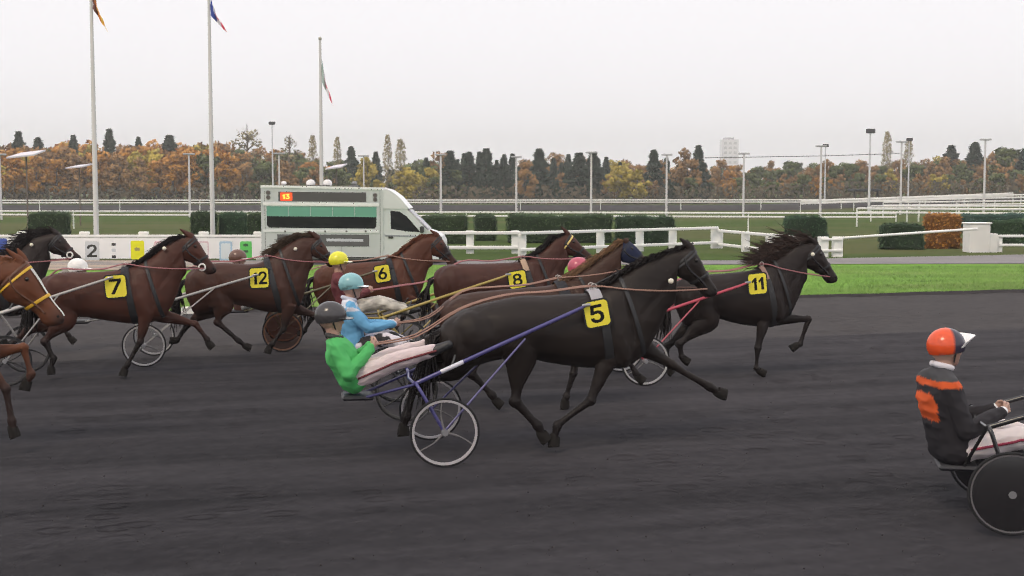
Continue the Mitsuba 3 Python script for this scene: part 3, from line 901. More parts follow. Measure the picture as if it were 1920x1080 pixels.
    for rr, zz in ((.120, .0), (.160, .004 + visor_pitch * .04), (.205, -.004 + visor_pitch * .085)):
        pk.append(np.stack([rr * np.cos(th * (1.05 if rr < .15 else .95 if rr < .19 else .72)) , .92 * rr * np.sin(th * (1.05 if rr < .15 else .95 if rr < .19 else .72)), zz - .020 + 0 * th], 1))
    pk = np.array(pk)
    lo = pk - np.array([0, 0, .006])
    allv = np.vstack([pk.reshape(-1, 3), lo.reshape(-1, 3)]) * s
    n_, m_ = pk.shape[:2]
    qf = [[i * m_ + j, (i + 1) * m_ + j, (i + 1) * m_ + j + 1, i * m_ + j + 1] for i in range(n_ - 1) for j in range(m_ - 1)]
    qf += [[a + n_ * m_ for a in x[::-1]] for x in qf]
    eg = [0 * m_ + j for j in range(m_)][::-1] + [i * m_ for i in range(1, n_)] + [(n_ - 1) * m_ + j for j in range(1, m_)] + [i * m_ + m_ - 1 for i in range(n_ - 2, 0, -1)]
    qf += [[eg[i], eg[(i + 1) % len(eg)], eg[(i + 1) % len(eg)] + n_ * m_, eg[i] + n_ * m_] for i in range(len(eg))]
    vm = tm(allv @ Rm.T + hc, qf)
    part(key, 'visor', vm, visor, 'gloss', 40, to_world=tw)
    P = [hc + Rm @ np.array([.02, v_, -.05]) * s for v_ in (-.116,)] + [hd - .10 * ud + .035 * fd + (0, -.05, 0), hd - .118 * ud + .05 * fd, hd - .10 * ud + .035 * fd + (0, .05, 0)] + [hc + Rm @ np.array([.02, .116, -.05]) * s]
    part(key, 'chin_strap', tube(catmull(P, 4), .007, 6), (0.03, 0.03, 0.03), 'cloth', True, to_world=tw)
    if goggles:
        gp = [hd + .006 * ud + Rm @ np.array([.100 * math.cos(a), .098 * math.sin(a), 0]) for a in np.linspace(-1.3, 1.3, 11)]
        part(key, 'goggles', tube(gp, [.012] + [.019] * 9 + [.012], 8, flat=.6), (0.03, 0.03, 0.035), 'gloss', True, to_world=tw)
    if scarf is not None:
        cm = np.array([nk + .02 * ud + Rm @ np.array([.075 * math.cos(a), .075 * math.sin(a), -.25 * .075 * math.cos(a)]) for a in np.arange(20) * PI / 10])
        part(key, 'collar', tube(cm, .026, 8, closed=True), scarf, 'cloth', True, to_world=tw)
    return key


BAY = (0.066, 0.024, 0.016); DARKBAY = (0.034, 0.016, 0.012); BLACK = (0.0175, 0.0125, 0.0110); BROWN = (0.046, 0.022, 0.015); CHEST = (0.125, 0.045, 0.022)
PT = (0.011, 0.008, 0.008)
TAN = (0.30, 0.17, 0.13); PINK = (0.33, 0.13, 0.14)

# --- dark horse with plate 5, nearest
f5 = Frame(836, 13.36)
st5 = [(822, 628, 826, 668, .06), (832, 605, 848, 700, .2), (868, 583, 880, 690, .27), (915, 567, 930, 676, .29), (965, 557, 985, 672, .29), (1025, 553, 1037, 681, .30), (1075, 550, 1085, 688, .30),
       (1108, 547, 1130, 690, .28), (1135, 536, 1172, 688, .25), (1162, 518, 1208, 662, .21), (1190, 499, 1232, 622, .16), (1218, 486, 1250, 582, .125), (1245, 475, 1266, 562, .105), (1272, 463, 1284, 557, .10),
       (1302, 463, 1304, 556, .10), (1324, 484, 1314, 558, .085), (1340, 505, 1324, 560, .065), (1347, 528, 1334, 561, .055), (1345, 548, 1339, 558, .035)]
horse(f5, 'black horse in front wearing the largest yellow plate with a 5', st5, ((1296, 461), (1347, 546)),
      {'nf': [(1140, 672), (1108, 750), (1046, 797), (1036, 834)], 'ff': [(1205, 650), (1258, 683), (1330, 725), (1358, 742)], 'nh': [(975, 665), (966, 752), (1008, 798), (1022, 826)], 'fh': [(850, 680), (778, 720), (762, 778), (754, 814)]},
      BLACK, PT, ears=[(1271, 446), (1291, 449)], plate=(1119, 588, 46, 48, .19, '5'), balls=[(1258, 527, -.16)], scale=1.06, rein=((695, 646), TAN), check=True, saddle_col=(0.35, 0.34, 0.36), mane_len=.16)
sulky(f5, 'purple sulky with a pale spoked wheel behind the horse with plate 5', (834, 811), (778, 720), (1098, 573), (985, 633), (672, 738), (0.060, 0.055, 0.185), rim_col=(0.38, 0.365, 0.375), stripe=(0.6, 0.6, 0.66))


person(f5, 'driver in green jacket and dark helmet leaning back behind the horse with plate 5', dict(head=(622, 598), neck=(627, 634), shoulder=(632, 652), pelvis=(662, 708), elbow=(651, 694), hand=(697, 648), knee=(738, 672), ankle=(812, 650), toe=(836, 640)),
       (0.075, 0.40, 0.115), (0.60, 0.50, 0.50), (0.045, 0.042, 0.045), visor=(0.05, 0.05, 0.05), elbow_out=.30, stripe=(0.14, 0.03, 0.035), s=1.14, scarf=(0.05, 0.05, 0.05))

# --- brown horse with a blue hood, just beyond
fC = Frame(950, 16.1)
stC = [(822, 592, 826, 620, .06), (830, 570, 842, 660, .2), (852, 556, 868, 655, .27), (895, 547, 905, 640, .29), (945, 542, 952, 645, .30), (990, 539, 1000, 655, .3), (1020, 536, 1040, 660, .28), (1045, 530, 1080, 658, .25),
       (1070, 520, 1115, 632, .2), (1095, 504, 1140, 588, .155), (1118, 488, 1155, 545, .125), (1138, 474, 1165, 515, .105), (1155, 462, 1175, 498, .1), (1172, 453, 1182, 494, .1), (1192, 457, 1194, 492, .085),
       (1207, 467, 1202, 492, .065), (1214, 476, 1209, 490, .05), (1216, 483, 1213, 488, .03)]
stC.insert(9, (1082, 512, 1128, 610, .175))
horse(fC, 'brown horse with dark blue hood between the horses with plates 8 and 5', stC, ((1174, 450), (1222, 492)), {'nf': [(1085, 648), (1075, 700), (1062, 742), (1057, 764)]}, BROWN, PT, mane=(0.17, 0.095, 0.05), hood=((0.016, 0.022, 0.055), 16.2), rein=((743, 606), TAN), ears=[(1168, 446), (1180, 446)], mane_len=.22)
sulky(fC, 'dark sulky carrying the driver in pale blue', (762, 731), (712, 668), (1005, 566), (880, 610), (672, 668), (0.03, 0.03, 0.035), rim_col=(0.05, 0.05, 0.05))


def splotch(V, q):
    n = meshkit.fbm(V * 11, 3, 21)
    return np.where((n > .47)[:, None], np.array([0.62, 0.58, 0.62]), np.array([0.03, 0.028, 0.03]))


def hmB(V):
    band = (V[:, 2] < .0) & (np.sin(V[:, 2] * 190 + V[:, 0] * 30) > .25)
    return np.where(band[:, None], np.array([0.10, 0.20, 0.21]), np.array([0.22, 0.44, 0.47]))


def jkB(V, q):
    c = np.tile(np.array([0.135, 0.36, 0.58]), (len(V), 1))
    n = meshkit.fbm(V * 9, 2, 3)
    top_ = V[:, 2] > q['shoulder'][2] - .02
    c[top_ & (n > .55)] = (0.6, 0.62, 0.68)
    return c


person(fC, 'driver in pale blue jacket and pale blue helmet with white peak', dict(head=(660, 538), neck=(654, 563), shoulder=(654, 577), pelvis=(664, 650), elbow=(688, 612), hand=(738, 606), knee=(722, 632), ankle=(775, 650), toe=(792, 645)),
       (0.2, 0.4, 0.6), (0.6, 0.6, 0.6), (0.20, 0.42, 0.46), visor=(0.75, 0.78, 0.8), jacket_fn=jkB, helmet_fn=hmB, trouser_fn=splotch, gloves=(0.55, 0.55, 0.62), s=1.05, scarf=(0.5, 0.52, 0.6))

# --- black horse with plate 11, leading
f11 = Frame(1210, 18.7)
st11 = [(1262, 545, 1266, 575, .06), (1270, 528, 1284, 610, .2), (1290, 518, 1306, 606, .27), (1320, 515, 1334, 596, .28), (1352, 513, 1360, 601, .29), (1385, 510, 1395, 609, .29), (1412, 506, 1430, 613, .28), (1424, 502, 1445, 612, .265), (1434, 497, 1460, 606, .25),
        (1450, 488, 1481, 588, .2), (1466, 478, 1496, 560, .155), (1482, 467, 1504, 537, .125), (1498, 458, 1512, 521, .11), (1514, 453, 1523, 512, .1), (1536, 456, 1537, 512, .1), (1554, 471, 1547, 519, .085), (1564, 491, 1552, 526, .068), (1571, 510, 1557, 530, .058), (1572, 520, 1564, 529, .035)]
horse(f11, 'black horse leading the field with a flying mane and plate 11', st11, ((1530, 454), (1572, 522)),
      {'nf': [(1432, 600), (1421, 652), (1418, 690), (1432, 702)], 'ff': [(1455, 598), (1516, 598), (1500, 645), (1484, 652)], 'nh': [(1325, 600), (1274, 645), (1278, 668), (1289, 680)], 'fh': [(1310, 600), (1250, 650), (1250, 685), (1258, 700)]},
      (0.017, 0.0115, 0.0105), PT, mane=(0.03, 0.017, 0.013), mane_lift=.30, mane_len=.42, ears=[(1511, 443), (1533, 443)], plate=(1420, 532, 35, 38, .09, '11'), balls=[(1524, 477, -.12)], rein=((1135, 545), PINK), check=False, saddle_col=(0.25, 0.16, 0.14))
sulky(f11, 'red and pink sulky of the leading horse with plate 11', (1210, 677), (1160, 613), (1402, 530), (1311, 563), (1075, 612), (0.42, 0.055, 0.085), rim_col=(0.36, 0.35, 0.35))


def jkP(V, q):
    t = (q['neck'][2] - V[:, 2]) / .55
    c = np.tile(np.array([0.60, 0.60, 0.56]), (len(V), 1))
    c[(t > .18) & (t < .30)] = (0.03, 0.05, 0.03)
    c[(t >= .30)] = (0.20, 0.34, 0.05)
    c[(t > .45)] = (0.42, 0.30, 0.06)
    return c


person(f11, 'driver with rose red helmet behind the nose of the horse with plate 8', dict(head=(1086, 505), neck=(1068, 526), shoulder=(1062, 536), pelvis=(1076, 595), elbow=(1092, 570), hand=(1135, 548), knee=(1130, 590), ankle=(1185, 600), toe=(1200, 596)),
       (0.6, 0.6, 0.6), (0.6, 0.55, 0.5), (0.46, 0.085, 0.13), visor=(0.42, 0.08, 0.12), jacket_fn=jkP, s=1.08)

# --- bay with plate 7, left
f7 = Frame(10, 18.6)
st7 = [(72, 535, 76, 575, .06), (82, 520, 96, 600, .2), (105, 512, 120, 598, .27), (140, 510, 150, 594, .29), (175, 510, 185, 598, .30), (205, 508, 218, 603, .30), (218, 506, 234, 605, .29), (232, 503, 250, 606, .28), (255, 496, 285, 604, .25), (275, 487, 310, 592, .21),
       (295, 472, 328, 562, .165), (315, 456, 340, 526, .125), (332, 445, 350, 506, .105), (348, 440, 364, 503, .105), (368, 446, 376, 512, .1), (387, 465, 386, 516, .085), (400, 486, 390, 519, .07), (406, 502, 395, 519, .06), (406, 511, 400, 517, .035)]
horse(f7, 'bay horse at left with white ear pieces and plate 7', st7, ((362, 441), (408, 506)),
      {'nf': [(272, 596), (263, 640), (240, 682), (229, 702)], 'ff': [(305, 592), (366, 607), (388, 636), (396, 652)], 'nh': [(118, 600), (84, 640), (100, 672), (94, 700)], 'fh': [(108, 600), (50, 622), (14, 652), (4, 640)]},
      BAY, PT, mane=PT, ears=[(338, 429), (345, 433)], plate=(217, 537, 38, 41, .09, '7'), balls=[(308, 466, -.13)], rein=((20, 560), PINK), ring=(379, 501), mane_len=.24)
sulky(f7, 'dark sulky behind the bay with plate 7, mostly hidden by the chestnut', (10, 677), (-35, 600), (205, 521), (112, 549), (-70, 610), (0.30, 0.29, 0.28), rim_col=(0.035, 0.034, 0.035))

# --- bay with plate 12
f12 = Frame(270, 20.6)
st12 = [(346, 530, 350, 560, .06), (352, 512, 366, 588, .2), (372, 499, 390, 585, .27), (405, 493, 420, 570, .28), (440, 494, 452, 573, .29), (470, 495, 482, 580, .29), (484, 493, 498, 584, .29), (498, 487, 524, 586, .27), (512, 478, 545, 585, .24), (526, 467, 563, 570, .2),
        (540, 457, 573, 540, .155), (554, 449, 580, 510, .12), (567, 444, 588, 494, .105), (580, 443, 598, 490, .1), (600, 446, 608, 492, .1), (614, 457, 615, 495, .085), (622, 470, 620, 497, .068), (628, 482, 625, 497, .055), (630, 490, 628, 495, .035)]
horse(f12, 'brown bay horse before the van wearing plate 12', st12, ((598, 445), (632, 494)),
      {'nh': [(416, 574), (408, 604), (446, 638), (468, 654)], 'fh': [(395, 575), (352, 608), (332, 638), (320, 640)], 'nf': [(540, 582), (532, 617), (510, 645), (500, 660)]},
      (0.056, 0.024, 0.017), PT, mane=(0.05, 0.032, 0.02), mane_lift=.08, mane_len=.2, ears=[(579, 433), (587, 434)], plate=(486, 521, 34, 37, .04, '12'), balls=[(554, 467, -.12)], rein=((198, 540), PINK))
sulky(f12, 'grey sulky whose bright rimmed wheel shows under the bay with plate 7', (270, 648), (250, 585), (478, 516), (402, 539), (150, 600), (0.33, 0.33, 0.32), rim_col=(0.44, 0.43, 0.43))
person(f12, 'driver with white helmet and grey jacket hunched beyond the bay with plate 7', dict(head=(147, 505), neck=(130, 512), shoulder=(118, 520), pelvis=(118, 585), elbow=(150, 560), hand=(198, 540), knee=(200, 560), ankle=(258, 585), toe=(272, 582)),
       (0.24, 0.22, 0.19), (0.4, 0.38, 0.36), (0.80, 0.79, 0.76), visor=(0.78, 0.77, 0.74), s=1.08)

# --- red bay with plate 6
f6 = Frame(530, 22.5)
st6 = [(586, 525, 588, 550, .06), (592, 508, 602, 575, .2), (608, 499, 620, 572, .27), (640, 495, 650, 560, .28), (672, 493, 682, 566, .29), (700, 490, 712, 573, .29), (713, 489, 728, 575, .28), (726, 486, 746, 575, .27), (740, 481, 768, 570, .24), (752, 473, 786, 553, .19),
       (766, 461, 796, 527, .15), (781, 450, 803, 505, .12), (796, 441, 812, 493, .105), (810, 437, 822, 490, .1), (826, 442, 832, 493, .1), (840, 455, 838, 496, .085), (849, 470, 843, 498, .068), (856, 484, 848, 499, .055), (858, 491, 853, 498, .035)]
horse(f6, 'reddish bay horse in front of the van wearing plate 6', st6, ((822, 440), (859, 492)), {}, (0.085, 0.030, 0.017), PT, mane=(0.15, 0.055, 0.03), ears=[(806, 431), (816, 434)], plate=(717, 513, 28, 31, .16, '6'), face=((842, 468), .20, (0.016, 0.011, 0.011)), rein=((505, 520), TAN), mane_len=.16)
sulky(f6, 'dark sulky with brown disc wheels behind the bay with plate 6', (530, 622), (505, 572), (702, 509), (625, 532), (450, 580), (0.10, 0.085, 0.045), rim_col=(0.20, 0.095, 0.05), film=True, spokes=3)
person(f6, 'driver with brown helmet and white peak behind the bay with plate 12', dict(head=(447, 486), neck=(442, 505), shoulder=(440, 514), pelvis=(452, 570), elbow=(462, 548), hand=(505, 522), knee=(505, 556), ankle=(552, 570), toe=(565, 566)),
       (0.12, 0.06, 0.05), (0.5, 0.5, 0.5), (0.13, 0.065, 0.045), visor=(0.78, 0.76, 0.74), s=1.05)

# --- dark bay with plate 8
f8 = Frame(960, 20.5)
st8 = [(812, 525, 815, 555, .06), (817, 508, 830, 585, .2), (836, 497, 850, 583, .27), (868, 494, 880, 572, .28), (905, 494, 915, 575, .29), (940, 493, 950, 583, .29), (960, 491, 975, 587, .28), (978, 488, 1000, 587, .265), (990, 484, 1020, 585, .24), (1006, 476, 1040, 565, .19),
       (1021, 465, 1052, 532, .15), (1034, 453, 1060, 503, .12), (1044, 443, 1068, 488, .105), (1054, 437, 1078, 485, .1), (1073, 440, 1089, 485, .1), (1089, 453, 1096, 486, .085), (1101, 465, 1102, 487, .068), (1110, 474, 1107, 487, .055), (1113, 481, 1110, 486, .035)]
horse(f8, 'dark red bay horse in mid field wearing plate 8', st8, ((1066, 437), (1113, 482)), {}, (0.056, 0.021, 0.015), PT, mane=PT, ears=[(1050, 424), (1058, 427)], plate=(970, 524, 33, 31, .16, '8'), rein=((690, 545), PINK), browband=(0.6, 0.45, 0.16), saddle_col=(0.40, 0.28, 0.2), mane_len=.2)
sulky(f8, 'yellow and black sulky behind the horse with plate 8', (762, 648), (716, 596), (952, 515), (860, 546), (640, 590), (0.36, 0.27, 0.07), rim_col=(0.05, 0.05, 0.05))


def dirty(V, q):
    n = meshkit.fbm(V * 9, 3, 5)[:, None]
    return np.array([0.60, 0.57, 0.50]) * (1 - .65 * np.clip(2.4 * n - .8, 0, 1))


person(f8, 'driver with bright yellow helmet, maroon jacket and muddy white trousers', dict(head=(636, 492), neck=(634, 514), shoulder=(634, 524), pelvis=(652, 580), elbow=(656, 556), hand=(690, 545), knee=(712, 566), ankle=(766, 580), toe=(782, 577)),
       (0.13, 0.035, 0.04), (0.6, 0.6, 0.6), (0.72, 0.70, 0.03), visor=(0.75, 0.74, 0.6), trouser_fn=dirty, s=1.05)

# --- dark horse at the far left
fA = Frame(90, 21.5)
stA = [(-172, 535, -170, 560, .06), (-166, 518, -152, 585, .2), (-146, 507, -130, 583, .27), (-112, 503, -100, 575, .28), (-72, 504, -62, 580, .29), (-38, 504, -26, 590, .29), (-18, 502, -4, 592, .28), (-4, 498, 18, 592, .265), (10, 493, 40, 590, .24), (24, 484, 62, 568, .19),
       (38, 470, 80, 535, .15), (52, 456, 88, 510, .125), (66, 445, 96, 488, .11), (84, 436, 106, 482, .1), (110, 437, 120, 485, .1), (130, 451, 130, 488, .085), (143, 466, 139, 490, .068), (152, 477, 145, 491, .058), (154, 484, 150, 490, .035)]
horse(fA, 'dark brown horse at the far left whose head crosses the white board', stA, ((108, 436), (155, 485)), {'ff': [(68, 585), (106, 602), (128, 628), (138, 642)], 'nf': [(52, 590), (40, 622), (18, 645), (8, 656)]}, (0.022, 0.015, 0.014), PT, mane=PT, mane_lift=.25, mane_len=.3, ears=[(91, 423), (96, 428)], balls=[(59, 459, -.13)], ring=(131, 478), face=((140, 462), .16, (0.06, 0.022, 0.018)), rein=((-250, 540), PINK))

# --- chestnut entering at the left edge
fB = Frame(60, 13.5)
stB = [(-432, 600, -428, 640, .06), (-424, 580, -402, 700, .2), (-390, 562, -370, 695, .27), (-340, 553, -325, 680, .28), (-290, 551, -276, 685, .29), (-240, 550, -224, 694, .29), (-200, 547, -176, 698, .28), (-165, 541, -122, 698, .27), (-135, 531, -72, 692, .25), (-102, 518, -32, 672, .215),
       (-70, 503, -18, 645, .175), (-36, 489, -20, 612, .138), (-6, 478, -28, 586, .115), (20, 475, -12, 562, .11), (48, 486, 4, 560, .11), (68, 510, 26, 556, .095), (88, 537, 54, 572, .08), (106, 562, 78, 594, .066), (121, 588, 100, 611, .055), (124, 601, 112, 614, .035)]
horse(fB, 'chestnut horse with white blaze and yellow bridle at the left edge', stB, ((46, 488), (124, 597)), {'nf': [(-40, 665), (10, 728), (22, 788), (26, 818)], 'ff': [(-25, 662), (44, 652), (58, 702), (44, 728)]}, CHEST, (0.026, 0.015, 0.013), mane=(0.2, 0.08, 0.035), ears=[(14, 466), (30, 466)], blaze=(0.62, 0.58, 0.55), noseband=(0.62, 0.36, 0.03), browband=(0.62, 0.38, 0.03), straps=(0.10, 0.04, 0.02), points_h=1.0, rein=None)

# --- driver and sulky leaving at the right edge
fR = Frame(1895, 10.75, -12)
fRd = Frame(1776, 10.85, 8)
sulky(fR, 'dark sulky with black disc wheels leaving the frame at the right', (1897, 926), (1850, 802), (2420, 640), (2180, 716), (1796, 866), (0.02, 0.02, 0.022), rim_col=(0.10, 0.095, 0.10), spokes=0, wv=.66, disc=(0.014, 0.013, 0.015))


def jkR(V, q):
    c = np.tile(np.array([0.022, 0.020, 0.024]), (len(V), 1))
    z = V[:, 2] - q['shoulder'][2]
    ax = (q['shoulder'] - q['pelvis'])[[0, 2]]; ax /= np.linalg.norm(ax)
    off = (V[:, [0, 2]] - q['pelvis'][[0, 2]]) @ np.array([ax[1], -ax[0]])
    c[(z > -.015) & (z < .04)] = (0.62, 0.10, 0.025)
    c[(off < -.130) & (z > -.30) & (z < .02)] = (0.62, 0.10, 0.025)
    c[z > .04] = (0.05, 0.05, 0.055)
    return c


def hmR(V):
    return np.where((V[:, 0] < .012)[:, None], np.array([0.72, 0.085, 0.02]), np.array([0.035, 0.03, 0.05]))


person(fRd, 'driver in black and orange with orange helmet and white peak at the right edge', dict(head=(1776, 655), neck=(1766, 690), shoulder=(1758, 718), pelvis=(1784, 836), elbow=(1786, 800), hand=(1872, 768), knee=(1885, 812), ankle=(2000, 830), toe=(2040, 815)),
       (0.03, 0.03, 0.03), (0.62, 0.56, 0.56), (0.6, 0.1, 0.02), visor=(0.85, 0.85, 0.85), jacket_fn=jkR, helmet_fn=hmR, stripe=(0.25, 0.03, 0.06), scarf=(0.66, 0.64, 0.68), visor_pitch=1.2, gloves=(0.7, 0.7, 0.72), s=1.2, goggles=True)

# ------------------------------------------------------------------ race van on the service road
def van():
    D = 47.0; s = F / D
    X = lambda px: (px - CX) / F * D
    Z = lambda py: CAMZ - (py - HZ) / s
    key = thing('van', 'white and grey officials van with sign screen and long dark window', 'van')
    y0, y1 = D, D + 2.1
    def prof(pts, a, b, r=.02):
        poly = shapely.Polygon([(X(x), Z(y)) for x, y in pts]).buffer(-r).buffer(r, 4)
        m = trimesh.creation.extrude_polygon(poly, b - a, engine='earcut')
        V = np.asarray(m.vertices); m.vertices = np.stack([V[:, 0], b - V[:, 2], V[:, 1]], 1)
        m.fix_normals()
        return m
    WHITE, GREY = (0.62, 0.63, 0.64), (0.50, 0.52, 0.53)
    part(key, 'box_body', prof([(490, 349), (714, 353), (719, 357), (719, 486), (490, 484)], y0, y1, .04), GREY, 'gloss', 30)
    part(key, 'roof_fairing', prof([(719, 353), (732, 357), (748, 369), (762, 385), (768, 392), (719, 391)], y0 + .02, y1 - .02, .02), WHITE, 'gloss', 30)
    part(key, 'cab', prof([(719, 391), (762, 391), (776, 404), (801, 431), (816, 436), (828, 443), (833, 453), (834, 486), (719, 486)], y0 + .06, y1 - .06, .03), (0.58, 0.60, 0.61), 'gloss', 30)
    part(key, 'roof_trim', prof([(490, 347), (716, 351.5), (716, 356), (490, 351.5)], y0 - .03, y1 + .03, .005), (0.8, 0.8, 0.8), 'gloss', 30)
    part(key, 'side_trim', prof([(494, 379), (711, 381), (711, 387), (494, 385)], y0 - .035, y0 + .02, .005), (0.78, 0.78, 0.78), 'gloss', 30)
    part(key, 'ledge', prof([(494, 430), (711, 432), (711, 437), (494, 435)], y0 - .03, y0 + .02, .005), (0.68, 0.69, 0.70), 'gloss', 30)
    part(key, 'skirt', prof([(494, 480), (712, 482), (712, 487), (494, 485)], y0 - .02, y0 + .02, .005), (0.06, 0.06, 0.06), 'satin', 30)
    pn = [490 + 10 + k * 41.4 for k in range(6)]
    for k in range(5):
        part(key, 'upper_window', prof([(pn[k] + .6, 386.5 + k * .35), (pn[k + 1] - .6, 386.8 + k * .35), (pn[k + 1] - .6, 405.5 + k * .4), (pn[k] + .6, 405 + k * .4)], y0 - .012, y0 + .02, .004), (0.13, 0.33, 0.25), 'satin', 30, label='green tinted upper pane')
    scene[new(key + '__window')] = mikit.ply(prof([(501, 404.5), (706, 406.5), (706, 424), (702, 428.5), (505, 426.5), (501, 422)], y0 - .008, y0 + .02, .01), 'mat_glass', smooth=30)
    sg = part(key, 'sign_screen', prof([(523, 359.5), (687, 361), (687, 378.5), (523, 377)], y0 - .02, y0 + .02, .008), (0.075, 0.068, 0.072), 'satin', 30)
    for nm, pts, col, em in (('lit_panel', [(526.5, 361.2), (549, 361.4), (549, 376), (526.5, 375.8)], (0.6, 0.05, 0.01), (0.65, 0.035, 0.006)), ):
        m = prof(pts, y0 - .026, y0 - .021, .001)
        d = piece(m, col, 'satin', False); d['emitter'] = {'type': 'area', 'radiance': {'type': 'rgb', 'value': list(em)}}
        scene[sg + '__' + nm] = d; labels[sg + '__' + nm] = {'label': 'lit orange red square of the sign'}
    t = digits('13', .17, .003); V = np.asarray(t.vertices).copy()
    t.vertices = np.stack([X(530.5) + V[:, 0] * 1.15, y0 - .028 - V[:, 2], Z(373.2) + V[:, 1]], 1)
    d = piece(t, (0.9, 0.5, 0.05), 'satin', False); d['emitter'] = {'type': 'area', 'radiance': {'type': 'rgb', 'value': [1.0, 0.45, 0.05]}}
    scene[sg + '__digits'] = d
    for x, y in ((504, 361), (504, 370), (704, 366), (704, 374)):
        part(key, 'round_lamp', tube([(X(x), y0 + .01, Z(y)), (X(x), y0 - .03, Z(y))], .075, 16), (0.10, 0.085, 0.085), 'satin', 35)
    for x in (497.5, 713):
        part(key, 'seam', box(X(x) - .008, X(x) + .008, y0 - .004, y0 + .02, Z(480), Z(358)), (0.12, 0.12, 0.12), 'matte', False)
    for x in (570, 640):
        part(key, 'seam', box(X(x) - .006, X(x) + .006, y0 - .003, y0 + .02, Z(480), Z(463)), (0.16, 0.16, 0.16), 'matte', False)
    po = part(key, 'notice_board', prof([(520, 439), (692, 440), (692, 462), (520, 461)], y0 - .015, y0 + .02, .004), (0.095, 0.092, 0.10), 'satin', 30)
    part(po, 'light_bar', prof([(612, 447), (681, 448), (681, 453), (612, 452)], y0 - .019, y0 - .0155, .002), (0.5, 0.5, 0.56), 'satin', 30)
    part(po, 'light_bar', prof([(533, 446), (600, 447), (600, 451), (533, 450)], y0 - .019, y0 - .0155, .002), (0.32, 0.32, 0.33), 'satin', 30)
    for x in (535, 610, 650, 686):
        part(key, 'rivet', tube([(X(x), y0, Z(433.5)), (X(x), y0 - .045, Z(433.5))], .035, 10), (0.12, 0.12, 0.12), 'satin', 35)
    scene[new(key + '__door_window')] = mikit.ply(prof([(732, 395), (749, 396.5), (763, 406), (788, 435), (764, 434), (733, 429)], y0 + .045, y0 + .07, .01), 'mat_glass', smooth=30)
    dr_ = part(key, 'door', prof([(727, 393), (751, 394), (765, 404), (793, 437), (793, 478), (727, 476)], y0 + .052, y0 + .07, .02), (0.57, 0.59, 0.60), 'gloss', 30)
    part(dr_, 'handle', prof([(728, 443), (737, 443), (737, 447), (728, 447)], y0 + .02, y0 + .055, .005), (0.02, 0.02, 0.02), 'satin', 30)
    part(key, 'mirror', box(X(788), X(795), y0 - .20, y0 + .06, Z(436), Z(424), .03), (0.03, 0.03, 0.03), 'satin', 30)
    part(key, 'side_stripe', prof([(722, 440), (795, 442), (795, 444.5), (722, 442.5)], y0 + .03, y0 + .07, .002), (0.25, 0.26, 0.3), 'satin', 30)
    scene[new(key + '__windscreen')] = mikit.ply(tm([(X(764.5), y0 + .16, Z(391.5)), (X(764.5), y1 - .16, Z(391.5)), (X(803), y1 - .1, Z(430)), (X(803), y0 + .1, Z(430))], [[0, 1, 2], [0, 2, 3]]), 'mat_glass')
    for x, w, h in ((527, 22, 9), (596, 44, 10), (661, 14, 9)):
        kk = part(key, 'roof_light', box(X(x - w / 2), X(x + w / 2), y0 + .3, y0 + .7, Z(351), Z(347), .01), (0.10, 0.10, 0.10), 'satin', 30)
        for o in ((-.36, .36) if w > 30 else (.1,)):
            sp = trimesh.creation.icosphere(2, .15 if w > 30 else .09); sp.vertices = np.asarray(sp.vertices) * (1.1, .9, .9) + (X(x + o * w), y0 + .45, Z(343.5))
            part(kk, 'dome', sp, (0.72, 0.70, 0.70) if w > 20 else (.2, .2, .2), 'gloss', True)
    for x, nm in ((540, 'wheel'), (786, 'wheel')):
        for yy in (y0 + .08, y1 - .30):
            c = (X(x), .36)
            wk = part(key, 'wheel', tube([(c[0], yy, .36), (c[0], yy + .22, .36)], .20, 20), (0.35, 0.35, 0.36), 'metal', 35)
            part(wk, 'tyre', tube(arc_pts(c, .27, yy + .11, 28), .10, 8, closed=True), (0.02, 0.02, 0.02), 'matte', True)
    part(key, 'underbody', prof([(500, 483), (828, 484), (828, 490), (500, 489)], y0 + .2, y1 - .2, .01), (0.03, 0.03, 0.03), 'matte', 30)
    part(key, 'bumper', box(X(830), X(837), y0 + .05, y1 - .05, .35, .62, .04), (0.05, 0.05, 0.05), 'satin', 30)


van()

